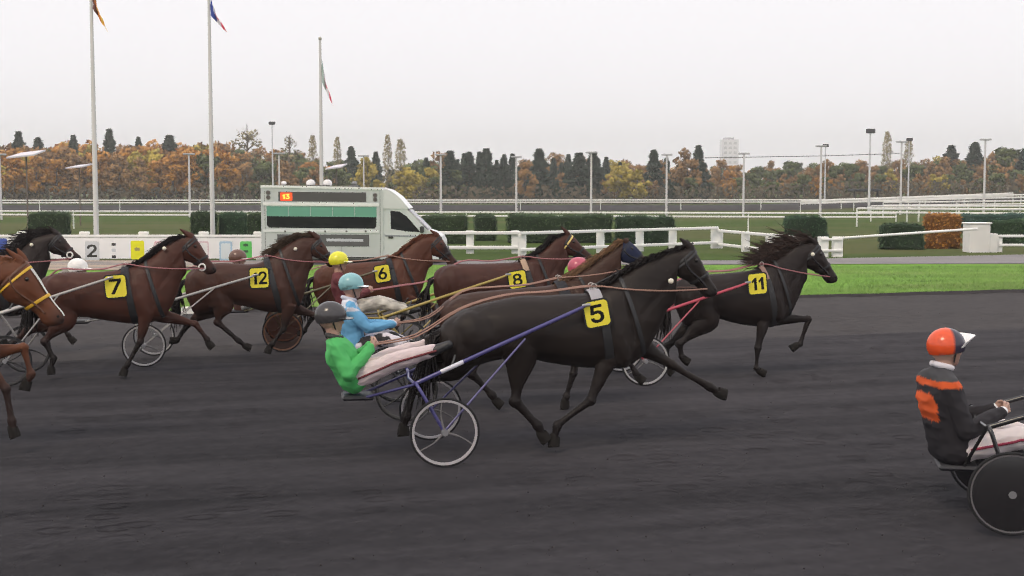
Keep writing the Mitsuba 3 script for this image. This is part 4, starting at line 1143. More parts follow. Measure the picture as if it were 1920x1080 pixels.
# ------------------------------------------------------------------ white board fence with coloured tiles, left of the van
def hoarding():
    D = 50.5; s = F / D
    X = lambda px: (px - CX) / F * D
    Z = lambda py: CAMZ - (py - HZ) / s
    key = thing('board_fence', 'long white board with coloured tiles beside the service road', 'board fence')
    edges = [-180, -40, 100, 212, 324, 436, 560]
    for a, b in zip(edges[:-1], edges[1:]):
        part(key, 'panel', box(X(a) + .004, X(b) - .004, D, D + .03, .06, Z(445.5)), (0.88, 0.87, 0.88), 'satin', False)
    part(key, 'top_rail', box(X(-180), X(560), D - .03, D + .06, Z(445), Z(440), .015), (0.80, 0.80, 0.78), 'satin', 30)
    for px in (-72, 40, 157, 268, 381, 484):
        pk = part(key, 'post', box(X(px) - .10, X(px) + .10, D + .031, D + .18, 0, Z(440), .01), (0.74, 0.74, 0.70), 'satin', 30)
        part(pk, 'cap', box(X(px) - .19, X(px) + .19, D + .02, D + .20, Z(439.9), Z(434), .03), (0.80, 0.80, 0.76), 'satin', 30)
    def tile(x0, x1, y0, y1, col, lab=None, nm='tile', dv=.003, r=.06):
        poly = shapely.box(X(x0) + r, Z(y1) + r, X(x1) - r, Z(y0) - r).buffer(r, 5)
        m = trimesh.creation.extrude_polygon(poly, .003, engine='earcut'); V = np.asarray(m.vertices)
        m.vertices = np.stack([V[:, 0], D - dv - V[:, 2], V[:, 1]], 1); m.fix_normals()
        return part(key, nm, m, col, 'satin', False, label=lab)
    def txt(t_, px, py, h, col, wide=1.0):
        t = meshkit.text_mesh(t_, h / s, .003, bold=True); V = np.asarray(t.vertices).copy()
        c = (t.bounds[0] + t.bounds[1]) / 2
        t.vertices = np.stack([X(px) + (V[:, 0] - c[0]) * wide, D - .0075 - V[:, 2], Z(py) + V[:, 1] - c[1]], 1)
        part(key, 'lettering', t, col, 'satin', False)
    tile(-60, 13, 446.5, 494, (0.045, 0.085, 0.36), 'dark blue tile at the left end')
    tile(159, 186, 452, 488, (0.62, 0.63, 0.66), 'pale grey tile with a dark 2'); txt('2', 172, 470, 22, (0.03, 0.03, 0.03), 1.25)
    for y in (458, 481):
        tile(209, 217, y - 2.5, y + 2.5, (0.03, 0.03, 0.035), None, 'dot', .003, .03)
    tile(209, 217, 466, 472, (0.62, 0.64, 0.68), None, 'dot', .003, .03)
    tile(245, 270, 451, 486, (0.80, 0.78, 0.01), 'bright yellow tile'); tile(252, 262, 464, 470, (0.35, 0.3, 0.1), None, 'dot', .0075, .03)
    tile(289, 311, 452, 488, (0.72, 0.42, 0.48), 'pale pink tile'); tile(291, 309, 455, 485, (0.80, 0.76, 0.77), None, 'tile', .0075)
    tile(370, 391, 452, 488, (0.72, 0.52, 0.56), 'rose edged white tile'); tile(372, 389, 455, 485, (0.80, 0.78, 0.78), None, 'tile', .0075)
    tile(411, 435, 452, 489, (0.42, 0.58, 0.74), 'light blue tile'); tile(414, 432, 456, 485, (0.74, 0.80, 0.84), None, 'tile', .0075)
    tile(450, 472, 452, 486, (0.13, 0.60, 0.13), 'bright green tile')
    for y in (459, 471):
        tile(456, 465, y - 2, y + 2.5, (0.03, 0.10, 0.04), None, 'dot', .0075, .03)


hoarding()

# ------------------------------------------------------------------ white rails
def rail_fence(label, pts, bars, posts, post_h, post_w=.09, col=(0.80, 0.80, 0.78), r=.05, name='rail_fence', group=None, cap=False):
    "pts: ground points (x, y); bars: heights; posts: spacing in metres or list of points"
    key = thing(name, label, 'rail fence', group)
    P = np.array([[x, y, terrain(np.array(x), np.array(y))] for x, y in pts], float)
    for h in bars:
        for a, b in zip(P[:-1], P[1:]):
            part(key, 'rail', box_between(a + (0, 0, h), b + (0, 0, h), r, r * .8), col, 'satin', False)
    if isinstance(posts, (int, float)):
        L = np.linalg.norm(np.diff(P, axis=0), axis=1); tot = L.sum(); n = int(tot / posts)
        ss = np.concatenate([[0], np.cumsum(L)])
        posts = [[np.interp(t, ss, P[:, i]) for i in range(3)] for t in np.linspace(0, tot, n + 1)]
    else:
        posts = [[x, y, float(terrain(np.array(x), np.array(y)))] for x, y in posts]
    for p in posts:
        part(key, 'post', box(p[0] - post_w, p[0] + post_w, p[1] + .0, p[1] + post_w * 1.6, p[2] - .05, p[2] + post_h, .01), np.asarray(col) * .97, 'satin', 30)
    return key


def box_between(a, b, rz, ry):
    "a slim bar with an eight-sided section standing just in front of its posts"
    a, b = np.asarray(a, float) - (0, ry + .005, 0), np.asarray(b, float) - (0, ry + .005, 0)
    t = (b - a) / np.linalg.norm(b - a)
    n = np.cross(t, [0, 0, 1.0]); n /= np.linalg.norm(n); u = np.cross(n, t)
    ring = [(.6, 1), (1, .6), (1, -.6), (.6, -1), (-.6, -1), (-1, -.6), (-1, .6), (-.6, 1)]
    R = np.array([[p + n * ry * x + u * rz * y for x, y in ring] for p in (a, b)])
    return loft(R)


gp = lambda px, py: tuple(G(px, py)[:2])
dp = lambda px, D: (XA(px, D), D)
# near paddock rails
a0, a1 = dp(770, 56.0), dp(975, 56.0)
rail_fence('low white two bar rail just right of the van', [a0, a1], (0.86, 0.24), [dp(881, 56), dp(966, 56)], 0.95, post_w=.16, r=.075)
b0, b1 = dp(976, 53.5), dp(1345, 61.0)
rail_fence('white two bar rail climbing to the right behind the dark hedges', [b0, b1], (0.93, 0.26), [dp(979, 53.6), dp(1126, 56.5), dp(1200, 58), dp(1262, 59.3), dp(1341, 61)], 0.95, post_w=.17, r=.065)
c0, c1 = dp(1347, 61.0), dp(1500, 52.0)
rail_fence('white two bar rail falling towards the head of the leading horse', [c0, c1], (0.80, 0.18), [dp(1349, 61), dp(1399, 57.7), dp(1445, 55), dp(1492, 52.3)], 0.86, post_w=.17, r=.065)
rail_fence('white rail end with two close posts beside the leading horse ears', [dp(1540, 53), dp(1578, 53)], (0.70, 0.25), [dp(1545, 53), dp(1572, 53)], 0.80, post_w=.19, r=.05)
# boom: a thin pole rising from a post to the pillar
k = thing('barrier_boom', 'long thin white barrier pole rising to the white pillar at right', 'barrier')
part(k, 'pole', tube([W(1572, 447, 53), W(1832, 429, 56)], .055, 8), (0.82, 0.82, 0.78), 'satin', True)
p = W(1572, 447, 53)
part(k, 'stand', box(p[0] - .06, p[0] + .06, 53.05, 53.2, 0, p[2], .01), (0.7, 0.7, 0.68), 'satin', 30)
k = thing('pillar', 'big white square gate pillar at the right side', 'gate pillar')
x0, x1 = XA(1818, 57), XA(1857, 57)
part(k, 'shaft', box(x0, x1, 57, 57.9, -.05, ZA(420, 57), .03), (0.72, 0.71, 0.68), 'matte', 30, jitter=.12)
part(k, 'cap', box(x0 - .05, x1 + .05, 56.95, 57.95, ZA(420, 57), ZA(417, 57), .02), (0.78, 0.78, 0.75), 'matte', 30)
part(k, 'side_block', box(x1 + .01, XA(1873, 57), 57.1, 57.7, -.05, ZA(438, 57), .02), (0.70, 0.70, 0.67), 'matte', 30)
rail_fence('white two bar rail right of the big white pillar', [dp(1873, 57.4), dp(2040, 57.4)], (0.68, 0.29), [dp(1876, 57.4), dp(1950, 57.4), dp(2030, 57.4)], 0.72, r=.055)

# running rails of the inner and far courses
rail_fence('long white running rail on the grass beyond the hedges', [(-130, 93), (-35, 92), (0, 87), (19, 84), (24, 83.4)], (1.2, 0.96), 9.0, 1.2, r=.055, post_w=.04)
rail_fence('farthest white running rail along the dark far track', [(-200, 167.5), (40, 167.5), (60, 160)], (1.22, 0.92), 10.0, 1.22, r=.085, post_w=.05)
for k_, (px, D, px2, D2, bars, lab) in enumerate([
        (1606, 97, 2000, 92, (1.33, 1.04), 'nearest of the stacked white rails at the right edge'),
        (1632, 112, 2010, 106, (1.30, 1.02), 'second of the stacked white rails at the right edge'),
        (1655, 128, 2010, 122, (1.36, 1.08), 'third of the stacked white rails at the right edge'),
        (1500, 158, 2020, 150, (1.26, 0.96), 'last of the stacked white rails at the right edge'),
]):
    rail_fence(lab, [dp(px, D), dp((px + px2) / 2, (D + D2) / 2 - 1), dp(px2, D2)], bars, 3.2 if k_ < 3 else 6, max(bars), r=.085 if k_ == 3 else .07, post_w=.05)

# ------------------------------------------------------------------ hedges
def leaf_cards(P, N, size, seed, c0, c1, up=.3):
    r = np.random.default_rng(seed)
    n = len(P)
    a = r.normal(0, 1, (n, 3)); a += N * .2
    a /= np.linalg.norm(a, axis=1, keepdims=True)
    b = np.cross(a, r.normal(0, 1, (n, 3))); b /= np.linalg.norm(b, axis=1, keepdims=True)
    s_ = (size * r.uniform(.6, 1.35, n))[:, None]
    v = np.stack([P - a * s_, P + b * s_ * .55, P + a * s_, P - b * s_ * .55], 1).reshape(-1, 3)
    q = np.arange(4 * n).reshape(-1, 4)
    t = r.uniform(0, 1, n)[:, None]
    c = np.asarray(c0) * (1 - t) + np.asarray(c1) * t
    m = tm(v, q)
    nn = N + np.array([0, 0, .45]) + r.normal(0, .28, (n, 3))
    m.metadata['leaf_normals'] = np.repeat(nn / np.linalg.norm(nn, axis=1, keepdims=True), 4, 0)
    return m, np.repeat(c, 4, 0)


def hedge(label, px0, px1, D, top, depth=1.0, c0=(0.022, 0.045, 0.016), c1=(0.055, 0.095, 0.035), name='hedge', leaf=.055, dens=150, cat_='hedge', lump=.17):
    x0, x1 = XA(px0, D), XA(px1, D)
    key = thing(name, label, cat_)
    core = box(x0 + .08, x1 - .08, D + .08, D + depth - .08, -.05, top - .08, .1)
    m = from_man(to_man(core).refine_to_length(.25)); wrinkle(m, lump, 1.6, int(px0))
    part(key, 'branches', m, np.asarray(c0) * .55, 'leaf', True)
    pts, fi = trimesh.sample.sample_surface(m, int(dens * m.area), seed=int(abs(px0)) + 3)
    r = np.random.default_rng(int(abs(px0)))
    P = pts + m.face_normals[fi] * r.uniform(-.05, .09, (len(pts), 1))
    lm, lc = leaf_cards(P, m.face_normals[fi], leaf, int(abs(px0)) + 1, c0, c1)
    part(key, 'foliage', lm, lc, 'leaf', False)
    return key


hedge('clipped dark green hedge behind the dark horse head at left', 50, 126, 70, 1.48)
hedge('clipped dark green hedge left of the second flagpole', 356, 404, 68, 1.56)
hedge('clipped green hedge between the second flagpole and the van', 406, 462, 69, 1.52, c0=(0.022, 0.058, 0.024), c1=(0.05, 0.105, 0.045))
hedge('dark hedge running behind the back of the van', 462, 512, 67, 1.52)
hedge('clipped green hedge just right of the van windscreen', 784, 877, 66, 1.42, c0=(0.03, 0.055, 0.018), c1=(0.062, 0.105, 0.038))
hedge('narrow dark hedge between van and white rail', 888, 932, 70, 1.36)
hedge('long dark green hedge behind the middle of the white rail', 950, 1150, 67, 1.40, depth=1.3, c0=(0.025, 0.050, 0.018), c1=(0.058, 0.100, 0.036))
hedge('dark green hedge block at the right end of the long hedge', 1152, 1266, 65, 1.38, c0=(0.018, 0.042, 0.018), c1=(0.045, 0.09, 0.034))
hedge('clipped dark green hedge above the head of the leading horse', 1474, 1556, 66, 1.38, c0=(0.016, 0.045, 0.018), c1=(0.042, 0.10, 0.036))
hedge('dark green hedge left of the orange bush at right', 1654, 1738, 59.5, 1.2, c0=(0.02, 0.045, 0.018), c1=(0.05, 0.095, 0.036))
hedge('orange autumn bush left of the white pillar', 1740, 1808, 60.5, 1.62, c0=(0.22, 0.085, 0.015), c1=(0.36, 0.17, 0.03), name='bush', cat_='bush', leaf=.07, lump=.22)
hedge('green hedge beyond the rail right of the pillar', 1858, 2030, 64, 1.24, c0=(0.025, 0.06, 0.022), c1=(0.06, 0.12, 0.042))
hedge('bluish green hedge under the stacked rails at right', 1806, 2040, 82, 1.22, c0=(0.03, 0.075, 0.055), c1=(0.06, 0.13, 0.095))

# ------------------------------------------------------------------ flagpoles
def flagpole(label, px, D, top, cols, flag_y0, flag_y1, drift=.30):
    key = thing('flagpole', label, 'flagpole', )
    x = XA(px, D)
    part(key, 'pole', tube([(x, D, -.1), (x, D, 4), (x, D, top)], [.11, .095, .055], 12), (0.62, 0.61, 0.60), 'satin', True)
    sp = trimesh.creation.icosphere(1, .09); sp.apply_translation((x, D, top + .05))
    part(key, 'finial', sp, (0.5, 0.48, 0.4), 'metal', True)
    part(key, 'base', tube([(x, D, -.05), (x, D, .25)], .2, 12), (0.5, 0.5, 0.5), 'matte', 35)
    fk = None
    n = 14; z1 = ZA(flag_y0, D); z0 = ZA(flag_y1, D)
    for k, c_ in enumerate(cols):
        a, b = k / len(cols), (k + 1) / len(cols)
        V = []
        for i in range(n):
            for j in range(7):
                t = a + (b - a) * j / 6; q = i / (n - 1)
                # a limp flag: the fly falls beside the pole in folds
                zz = z1 - (z1 - z0) * (.55 * t + .45 * q)
                V.append((x + .06 + drift * 1.1 * t * (.35 + .65 * q) + .02 * math.sin(9 * q + 4 * t), D - .05 + .08 * math.sin(14 * t + 3 * q), zz))
        m = tm(V, [[i * 7 + j, (i + 1) * 7 + j, (i + 1) * 7 + j + 1, i * 7 + j + 1] for i in range(n - 1) for j in range(6)])
        part(key, 'flag_stripe', m, c_, 'cloth', True)


flagpole('tall white flagpole at left with limp red and gold flag', 181, 52, 10.6, [(0.16, 0.06, 0.05), (0.62, 0.20, 0.05), (0.85, 0.55, 0.08)], -18, 66, .55)
flagpole('tall white flagpole with limp blue, white and red flag', 399, 56, 11.1, [(0.06, 0.09, 0.36), (0.62, 0.6, 0.66), (0.70, 0.03, 0.07)], 2, 72, .75)
flagpole('white flagpole behind the van with green, white and red flag', 604, 66, 10.0, [(0.40, 0.50, 0.46), (0.84, 0.82, 0.84), (0.82, 0.14, 0.22)], 112, 208, .60)

# ------------------------------------------------------------------ lighting masts and lamps along the far course
mast_no = 0
ORD = ['first', 'second', 'third', 'fourth', 'fifth', 'sixth', 'seventh', 'eighth', 'ninth', 'tenth', 'eleventh', 'twelfth', 'thirteenth']
for px, top_y, D, w in ((4, 292, 120, .13), (357, 291, 128, .17), (525, 290, 130, .16), (683, 294, 134, .13), (827, 292, 134, .19), (968, 296, 134, .17), (1108, 288, 134, .17), (1249, 292, 134, .17), (1393, 290, 134, .17), (1537, 276, 134, .18), (1687, 268, 134, .17), (1843, 264, 134, .18)):
    key = thing('lamp_mast', f'grey lamp mast with small crosshead, {ORD[mast_no]} from the left before the woods', 'lamp mast', 'lamp masts in a row before the woods')
    mast_no += 1
    x = XA(px, D); zt = ZA(top_y, D); z0 = float(terrain(np.array(x), np.array(float(D))))
    part(key, 'pole', tube([(x, D, z0 - .1), (x, D, zt)], [w * .72, w * .5], 10), (0.60, 0.59, 0.59), 'satin', True)
    part(key, 'lamp_head', box(x - .55, x + .55, D - .2, D + .2, zt, zt + .16, .04), (0.42, 0.42, 0.43), 'satin', 30)
for px, top_y, D, lab in ((1628, 249, 140, 'tall slim mast with dark floodlight head at right, above the woods'), (1545, 275, 210, 'faint thin floodlight mast near the hidden building'), (1701, 264, 200, 'thin dark mast among the tall pale trees at right'), (513, 234, 200, 'slim dark floodlight mast above the trees over the van')):
    key = thing('floodlight_mast', lab, 'floodlight mast')
    x = XA(px, D); zt = ZA(top_y, D)
    part(key, 'pole', tube([(x, D, -.1), (x, D, zt)], [.15, .07], 8), (0.62, 0.63, 0.64), 'satin', True)
    part(key, 'floodlight', box(x - .45, x + .45, D - .3, D + .1, zt - .1, zt + .35, .05), (0.06, 0.06, 0.065), 'satin', 30)
key = thing('shelter', 'low dark flat roofed shelter before the woods at right', 'shelter')
x = XA(1622, 175); z = ZA(354, 175)
part(key, 'roof', box(x - 1.9, x + 1.9, 174, 177, z - .35, z, .1), (0.05, 0.055, 0.06), 'matte', 30)
for o in (-1.5, 1.5):
    part(key, 'post', box(x + o - .08, x + o + .08, 175, 175.2, 0, z - .35), (0.1, 0.1, 0.1), 'matte', False)
for px0, px1, y0_, y1_, D, lab in ((16, 76, 280, 295, 88, 'largest white slanted panel on a thin post at far left'), (126, 166, 306, 314.5, 100, 'smaller white slanted panel on a thin post, left of the first flagpole'), (611, 648, 306, 316, 100, 'white panel on a thin post right of the third flagpole')):
    key = thing('sign_panel', lab, 'raised panel')
    xa, xb = XA(px0, D), XA(px1, D); za, zb = ZA(y1_, D), ZA(y0_, D)
    sl = (zb - za) * .35
    V = [(xa, D, za), (xb - .3, D, za + sl), (xb, D + 1.4, zb), (xa + .5, D + 1.4, zb - sl)]
    V += [(a, b, c_ - .10) for a, b, c_ in V]
    m = tm(V, [[0, 1, 2], [0, 2, 3], [4, 6, 5], [4, 7, 6], [0, 5, 1], [0, 4, 5], [1, 6, 2], [1, 5, 6], [2, 7, 3], [2, 6, 7], [3, 4, 0], [3, 7, 4]])
    part(key, 'panel', m, (0.60, 0.58, 0.62), 'satin', False)
    xm = (xa + xb) / 2
    part(key, 'post', tube([(xm, D + .7, -.1), (xm, D + .7, (za + zb) / 2 - .1)], .05, 8), (0.16, 0.13, 0.11), 'matte', True)
key = thing('overhead_cable', 'thin dark cable strung across the woods at right', 'cable')
P = [W(x_, y_, 134) for x_, y_ in ((1320, 296), (1393, 295), (1470, 293.5), (1537, 292.5), (1620, 290), (1687, 288))]
part(key, 'wire', tube(P, .035, 5), (0.06, 0.06, 0.06), 'matte', True)
key = thing('tower_block', 'faint grey tower block rising far behind the woods', 'tower block')
D = 900; xa, xb = XA(1352, D), XA(1383, D)
part(key, 'wall', box(xa, xb, D, D + 11, 0, ZA(262, D)), (0.78, 0.78, 0.82), 'matte', False)
part(key, 'plant_room', box(xa + 2, xb - 3, D + 2, D + 9, ZA(262, D), ZA(258.5, D)), (0.42, 0.42, 0.45), 'matte', False)
for i in range(9):
    for j in range(3):
        xw = xa + 1.2 + j * 3.3; zw = ZA(262, D) - 3.4 - i * 3.2
        part(key, 'window', box(xw, xw + 2.0, D - .06, D + .1, zw, zw + 1.7), (0.62, 0.63, 0.67), 'satin', False)
hx = np.linspace(150, 1450, 60)
hv = []
for x_ in hx:
    t = np.clip((x_ - 330) / 330, 0, 1); h = 50 * t * t * (3 - 2 * t) + 6 * meshkit.fbm(np.array([[x_ / 90, 0, 0]]), 4, 3)[0]
    hv += [(x_, 1300, -2), (x_, 1340, h * .6), (x_, 1420, h), (x_, 1700, h * .9)]
bs('mat_hill', {'type': 'twosided', 'b': {'type': 'principled', 'base_color': mikit.proc(lambda p, n, uv: mix((0.07, 0.07, 0.05), (0.13, 0.105, 0.075), fbm(p.x * .04, p.y * .04, p.z * .12, 4))), 'roughness': 1.0, 'specular': 0.1}})
struct('hills', tm(hv, [[i * 4 + j, (i + 1) * 4 + j, (i + 1) * 4 + j + 1, i * 4 + j + 1] for i in range(len(hx) - 1) for j in range(3)]), 'mat_hill', smooth=True)

# ------------------------------------------------------------------ trees
def crown(r, n, clumps, size, c0, c1, flat=1.0):
    P = []
    w = np.array([c[3] for c in clumps]); w = w ** 2 / (w ** 2).sum()
    idx = r.choice(len(clumps), n, p=w)
    C = np.array([c[:3] for c in clumps])[idx]; R = np.array([c[3] for c in clumps])[idx]
    d = r.normal(0, 1, (n, 3)); d /= np.linalg.norm(d, axis=1, keepdims=True)
    rad = R * r.uniform(.35, 1.05, n) ** .6
    P = C + d * rad[:, None] * (1, 1, flat)
    m, c = leaf_cards(P, d, size, int(r.integers(1e6)), c0, c1)
    shade = (.72 + .56 * r.uniform(0, 1, len(clumps)))[idx]
    return m, c * np.repeat(shade, 4)[:, None]


def broad(seed, H, Wd, c0, c1, n=1300, size=.46, base=.22, bark=(0.09, 0.07, 0.055)):
    r = np.random.default_rng(seed)
    cl = []
    for i in range(22):
        z = H * r.uniform(base, .93); t = (z / H - base) / (1 - base)
        rr = Wd * (.95 * math.sin(PI * min(1, .18 + .80 * t)) ** .7)
        a = r.uniform(0, 2 * PI); q = rr * r.uniform(.2, .8)
        cl.append((q * math.cos(a), q * math.sin(a), z, r.uniform(.20, .36) * Wd))
    cm, cc = crown(r, n, cl, size, c0, c1, .85)
    tr = [tube([(0, 0, -.3), (.1, 0, H * .3), (.0, .1, H * .8)], [H * .022, H * .017, H * .005], 7)]
    for c in cl[:9]:
        z0 = c[2] * .62
        tr.append(tube([(0, 0, z0), (c[0] * .5, c[1] * .5, z0 + (c[2] - z0) * .6), c[:3]], [H * .008, H * .005, H * .002], 5))
    return cat(tr), bark, cm, cc


def conifer(seed, H, Wd, c0, c1, n=1300, size=.40):
    r = np.random.default_rng(seed)
    z = H * (.10 + .88 * r.uniform(0, 1, n) ** .8)
    tier = .85 + .22 * np.sin(z / H * 34 + r.uniform(0, 6)) 
    rr = Wd * (1 - z / H) ** .95 * tier * np.sqrt(r.uniform(.1, 1.0, n)) + .1
    a = r.uniform(0, 2 * PI, n)
    P = np.stack([rr * np.cos(a), rr * np.sin(a), z - rr * .25], 1)
    m, c = leaf_cards(P, np.stack([np.cos(a), np.sin(a), -.3 + 0 * a], 1), size, seed, c0, c1)
    return tube([(0, 0, -.3), (0, 0, H * .97)], [H * .018, .02], 7), (0.06, 0.045, 0.035), m, c


def poplar(seed, H, Wd, c0, c1, n=800, size=.34):
    "a slim airy column of upright twigs"
    r = np.random.default_rng(seed)
    t = r.uniform(0, 1, n); z = H * (.06 + .94 * t)
    a = r.uniform(0, 2 * PI, n)
    lob = .7 + .5 * meshkit.noise(np.stack([np.cos(a) * 1.6, np.sin(a) * 1.6, z * .55], 1), seed)
    rr = Wd * np.sin(PI * (.12 + .84 * t)) ** .6 * lob * np.sqrt(r.uniform(.05, 1, n))
    P = np.stack([rr * np.cos(a), rr * np.sin(a), z], 1)
    m, c = leaf_cards(P, np.stack([np.cos(a), np.sin(a), .5 + 0 * a], 1), size, seed, c0, c1)
    tr = [tube([(0, 0, -.3), (0, 0, H * .9)], [H * .014, .03], 6)]
    for i in range(12):
        z0 = H * r.uniform(.15, .7); b = r.uniform(0, 2 * PI); e = np.array([Wd * .7 * math.cos(b), Wd * .7 * math.sin(b), z0 + H * .18])
        tr.append(tube([(0, 0, z0), e], [.07, .02], 4))
    return cat(tr), (0.12, 0.10, 0.08), m, c


def bare(seed, H, Wd, c0, c1, n=260):
    "a tall half leafless tree: forked limbs with thin leaf clumps"
    r = np.random.default_rng(seed)
    tr = [tube([(0, 0, -.3), (.1, .1, H * .5), (0, 0, H * .92)], [H * .016, H * .011, H * .003], 6)]
    cl = []
    for i in range(16):
        z = H * r.uniform(.3, .85); a = r.uniform(0, 2 * PI); L = Wd * r.uniform(.4, 1.0) * (1.15 - z / H)
        e = np.array([L * math.cos(a), L * math.sin(a), z + L * r.uniform(.7, 1.4)])
        tr.append(tube([(0, 0, z), e * (.5, .5, 0) + (0, 0, (z + e[2]) / 2 + .1), e], [H * .006, H * .004, .02], 5))
        for _ in range(3):
            b = lerp([0, 0, z], e, r.uniform(.4, .9)); tr.append(tube([b, b + r.normal(0, .6, 3) + (0, 0, .9)], [.04, .012], 4))
        cl.append((*e, Wd * .22))
    cm, cc = crown(r, n, cl, .30, c0, c1)
    return cat(tr), (0.13, 0.105, 0.085), cm, cc


def variant(name, data):
    tr, bark, cm, cc = data
    scene[name] = {'type': 'shapegroup', 'trunk': piece(tr, bark, 'matte', True), 'crown': piece(cm, cc, 'leaf', False)}


OR0, OR1 = (0.29, 0.130, 0.026), (0.43, 0.215, 0.045)
BR0, BR1 = (0.21, 0.115, 0.045), (0.31, 0.175, 0.068)
YE0, YE1 = (0.26, 0.20, 0.03), (0.42, 0.33, 0.06)
GR0, GR1 = (0.052, 0.070, 0.024), (0.12, 0.14, 0.045)
DK0, DK1 = (0.014, 0.026, 0.017), (0.034, 0.055, 0.034)
PA0, PA1 = (0.20, 0.165, 0.085), (0.33, 0.28, 0.16)
for i in range(3):
    variant(f'shape_orange_{i}', broad(10 + i, 14, 4.6, OR0, OR1)); variant(f'shape_brown_{i}', broad(20 + i, 14, 4.6, BR0, BR1))
    variant(f'shape_dark_{i}', conifer(30 + i, 15, 3.2, DK0, DK1)); variant(f'shape_green_{i}', broad(40 + i, 13, 4.4, GR0, GR1))
for i in range(2):
    variant(f'shape_yellow_{i}', broad(50 + i, 12, 4.2, YE0, YE1)); variant(f'shape_bare_{i}', bare(60 + i, 17, 3.6, PA0, PA1))
    variant(f'shape_pale_{i}', poplar(70 + i, 16, 1.9, PA0, PA1))


def plant(key, shape, px, top_y, D, wide=1.0, r=None):
    base_h = {'orange': 14, 'brown': 14, 'dark': 15, 'green': 13, 'yellow': 12, 'bare': 17, 'pale': 16}[shape.split('_')[1]]
    x = XA(px, D); z0 = float(terrain(np.array(x), np.array(float(D))))
    h = ZA(top_y, D) - z0
    s_ = h / base_h
    scene[key] = {'type': 'instance', 'sg': {'type': 'ref', 'id': shape}, 'to_world': T().translate([x, D, z0]).rotate([0, 0, 1], float((px * 37 + D * 11) % 360)).scale([s_ * wide, s_ * wide, s_])}


ty_soft = True


def tree(label, shape, px, top_y, D, wide=1.0):
    key = thing('tree', label, 'tree')
    if shape.startswith('dark') and ty_soft:
        top_y += 10 if px < 400 else 4; wide *= 1.35
    plant(key, 'shape_' + shape, px, top_y, D, wide)


# the woods that read as one mass: skyline, colours and depth as the photograph shows them
def skyline(px):
    return np.interp(px, [-300, 0, 100, 250, 400, 430, 520, 600, 660, 740, 830, 950, 1100, 1300, 1420, 1560, 1690, 1800, 1920, 2300], [268, 268, 264, 268, 262, 272, 280, 296, 305, 306, 284, 286, 291, 300, 304, 298, 300, 286, 285, 280])


r = np.random.default_rng(77)
n_w = 0
for row, D in enumerate((256, 270, 285, 302, 322, 345)):
    px = -330.0 + 20 * row
    while px < 2260:
        u = r.uniform()
        if px < 430: kind = 'orange' if u < .50 else 'brown' if u < .85 else 'yellow' if u < .96 else 'green'
        elif px < 640: kind = 'brown' if u < .55 else 'green' if u < .85 else 'orange'
        elif px < 830: kind = 'green' if u < .45 else 'brown' if u < .7 else 'dark' if u < .85 else 'yellow'
        elif px < 1150: kind = 'dark' if u < .74 else 'green' if u < .75 else 'brown'
        elif px < 1350: kind = 'brown' if u < .4 else 'dark' if u < .65 else 'yellow' if u < .8 else 'green'
        elif px < 1640: kind = 'green' if u < .55 else 'brown' if u < .85 else 'orange'
        else: kind = 'brown' if u < .5 else 'green' if u < .9 else 'yellow'
        var = int(r.integers(0, 2 if kind == 'yellow' else 3))
        key = 'autumn_woods__tree' if n_w == 0 else f'autumn_woods__tree_{n_w:03d}'
        ty = skyline(px) + r.uniform(-3, 16) + (34 if row == 0 else 20 if row == 1 else 10 if row == 2 else 0) * (.45 if px < 640 else 1)
        plant(key if False else (f'autumn_woods__{n_w + 1:03d}'), f'shape_{kind}_{var}', px, ty, D + r.uniform(-6, 6), r.uniform(.95, 1.3) * (1.35 if kind == 'dark' else 1))
        n_w += 1
        px += r.uniform(26, 44)
for key in [k for k in scene if k.startswith('autumn_woods__')]:
    pass
labels['autumn_woods'] = {'kind': 'stuff', 'label': 'mass of brown, orange and green autumn woods closing the view', 'category': 'woods'}
# undergrowth at the foot of the woods
def thicket(r, n):
    x = r.uniform(-170, 210, n); y = r.uniform(249, 256, n)
    return x, y


r = np.random.default_rng(5)
x, y = thicket(r, 9000)
P = np.stack([x, y, terrain(x, y) + 3.2 * r.uniform(0, 1, 9000) ** 1.3], 1)
cm, cc = leaf_cards(P, np.tile([0, -1.0, 0], (9000, 1)), .55, 9, (0.05, 0.045, 0.03), (0.12, 0.095, 0.06))
scene['undergrowth'] = piece(cm, cc, 'leaf', False)
labels['undergrowth'] = {'kind': 'stuff', 'label': 'dull brown undergrowth along the foot of the woods', 'category': 'undergrowth'}

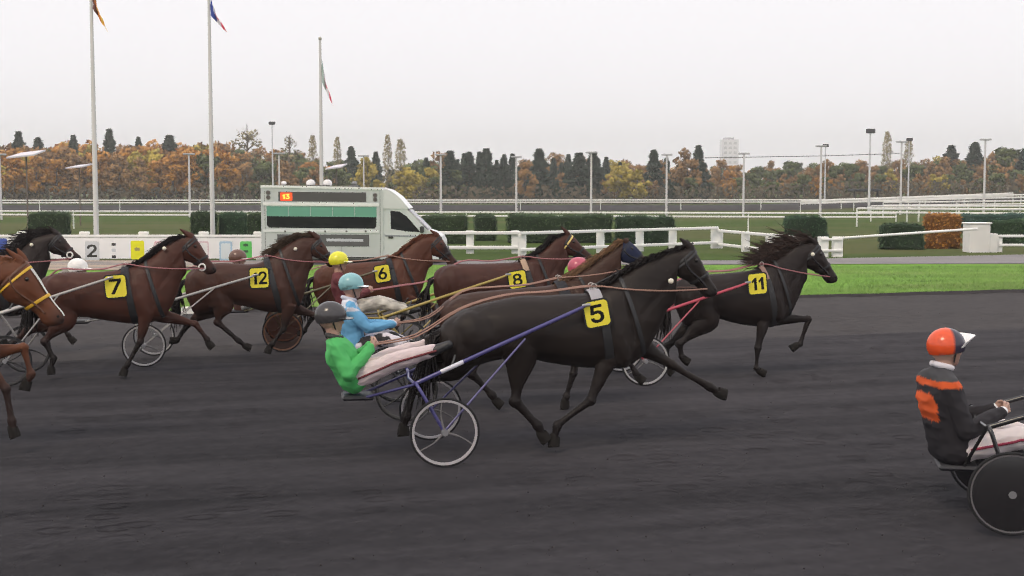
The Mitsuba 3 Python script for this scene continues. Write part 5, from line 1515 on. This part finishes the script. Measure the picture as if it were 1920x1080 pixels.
# trees that stand out one by one
for lab, shape, px, ty, D, w in [
    ('small dark conifer tip above the orange woods at far left', 'dark_0', 40, 236, 300, 1.1),
    ('dark conifer tip second from the left edge', 'dark_1', 76, 247, 310, 1.2),
    ('dark conifer between the first white panel and the first flagpole', 'dark_2', 142, 243, 305, 1.0),
    ('tallest dark spruce tip just right of the first flagpole', 'dark_0', 209, 231, 300, 1.0),
    ('small dark spruce tip midway between the first two flagpoles', 'dark_1', 263, 246, 310, .8),
    ('round dark treetop left of the second flagpole', 'dark_2', 321, 243, 300, 1.6),
    ('tall thin leaved tree between the second flagpole and the van roof', 'bare_0', 466, 221, 270, 1.4),
    ('tall bare grey tree above the middle of the van', 'bare_1', 545, 243, 280, 1.6),
    ('pale slim tree beside the third flagpole', 'pale_0', 588, 255, 290, .8),
    ('narrow grey treetop right of the third flagpole', 'pale_1', 634, 258, 300, .7),
    ('dark conifer tip right of the white panel by the third flagpole', 'dark_1', 660, 270, 300, 1.2),
    ('dark conifer right of the green tree above the van', 'dark_2', 706, 280, 290, 1.1),
    ('yellow green tree above the van cab', 'yellow_1', 690, 296, 262, .9),
    ('tall pale poplar above the front of the van', 'pale_0', 728, 254, 285, .75),
    ('pale yellow poplar beside the tall pale poplar', 'pale_1', 752, 262, 280, 1.0),
    ('bright yellow tree right of the van roof', 'yellow_0', 765, 310, 240, 1.25),
    ('dark conifer left end of the dark green clump', 'dark_0', 845, 278, 262, 1.5),
    ('dark conifer in the middle of the dark green clump', 'dark_1', 880, 280, 266, 1.5),
    ('dark conifer tip at the right of the dark green clump', 'dark_2', 912, 274, 262, 1.6),
    ('dark conifer just left of the sixth lamp mast', 'dark_0', 945, 292, 266, 1.5),
    ('pointed dark conifer between the sixth and seventh lamp masts', 'dark_1', 1011, 274, 262, 1.6),
    ('brown tree in front of the pointed dark conifer', 'brown_1', 985, 302, 244, 1.0),
    ('broad dark tree around the seventh lamp mast', 'dark_2', 1086, 282, 258, 2.0),
    ('dark conifer just right of the seventh lamp mast', 'dark_0', 1112, 280, 262, 1.8),
    ('golden yellow tree left of the eighth lamp mast', 'yellow_0', 1165, 308, 246, 1.4),
    ('golden tree closest to the eighth lamp mast', 'yellow_1', 1195, 318, 244, 1.2),
    ('pointed dark conifer left of the eighth lamp mast', 'dark_1', 1225, 276, 262, 1.4),
    ('tall reddish brown tree right of the eighth lamp mast', 'brown_0', 1288, 277, 258, 1.1),
    ('dark conifer behind the reddish brown tree', 'dark_2', 1308, 268, 268, 1.3),
    ('tall pale tree at right left of the twelfth mast', 'pale_1', 1660, 248, 300, .8),
    ('slim pale tree at right above the woods', 'pale_0', 1700, 262, 310, 1.0),
    ('dark conifer clump at right, left tree', 'dark_0', 1780, 268, 300, 1.7),
    ('tallest dark conifer at right beside the last lamp mast', 'dark_1', 1824, 262, 300, 1.6),
    ('olive tree at the right edge of the woods', 'green_1', 1880, 276, 275, 1.2),
    ('dark tree cut by the right edge of the frame', 'dark_2', 1918, 274, 282, 1.9),
]:
    tree(lab, shape, px, ty, D, w)

# ------------------------------------------------------------------ damp autumn air
scene['air'] = {'type': 'homogeneous', 'albedo': 0.95, 'sigma_t': 0.0005}
HAZE = True
if HAZE:
    scene['haze'] = {'type': 'cube', 'to_world': T().translate([0, 860, 35.5]).scale([1700, 1000, 39.5]), 'bsdf': {'type': 'null'}, 'interior': {'type': 'ref', 'id': 'air'}}
    scene['camera']['medium'] = {'type': 'ref', 'id': 'air'}
    labels['haze'] = {'kind': 'stuff', 'label': 'thin grey autumn haze over the course', 'category': 'haze'}
else:
    del scene['air']
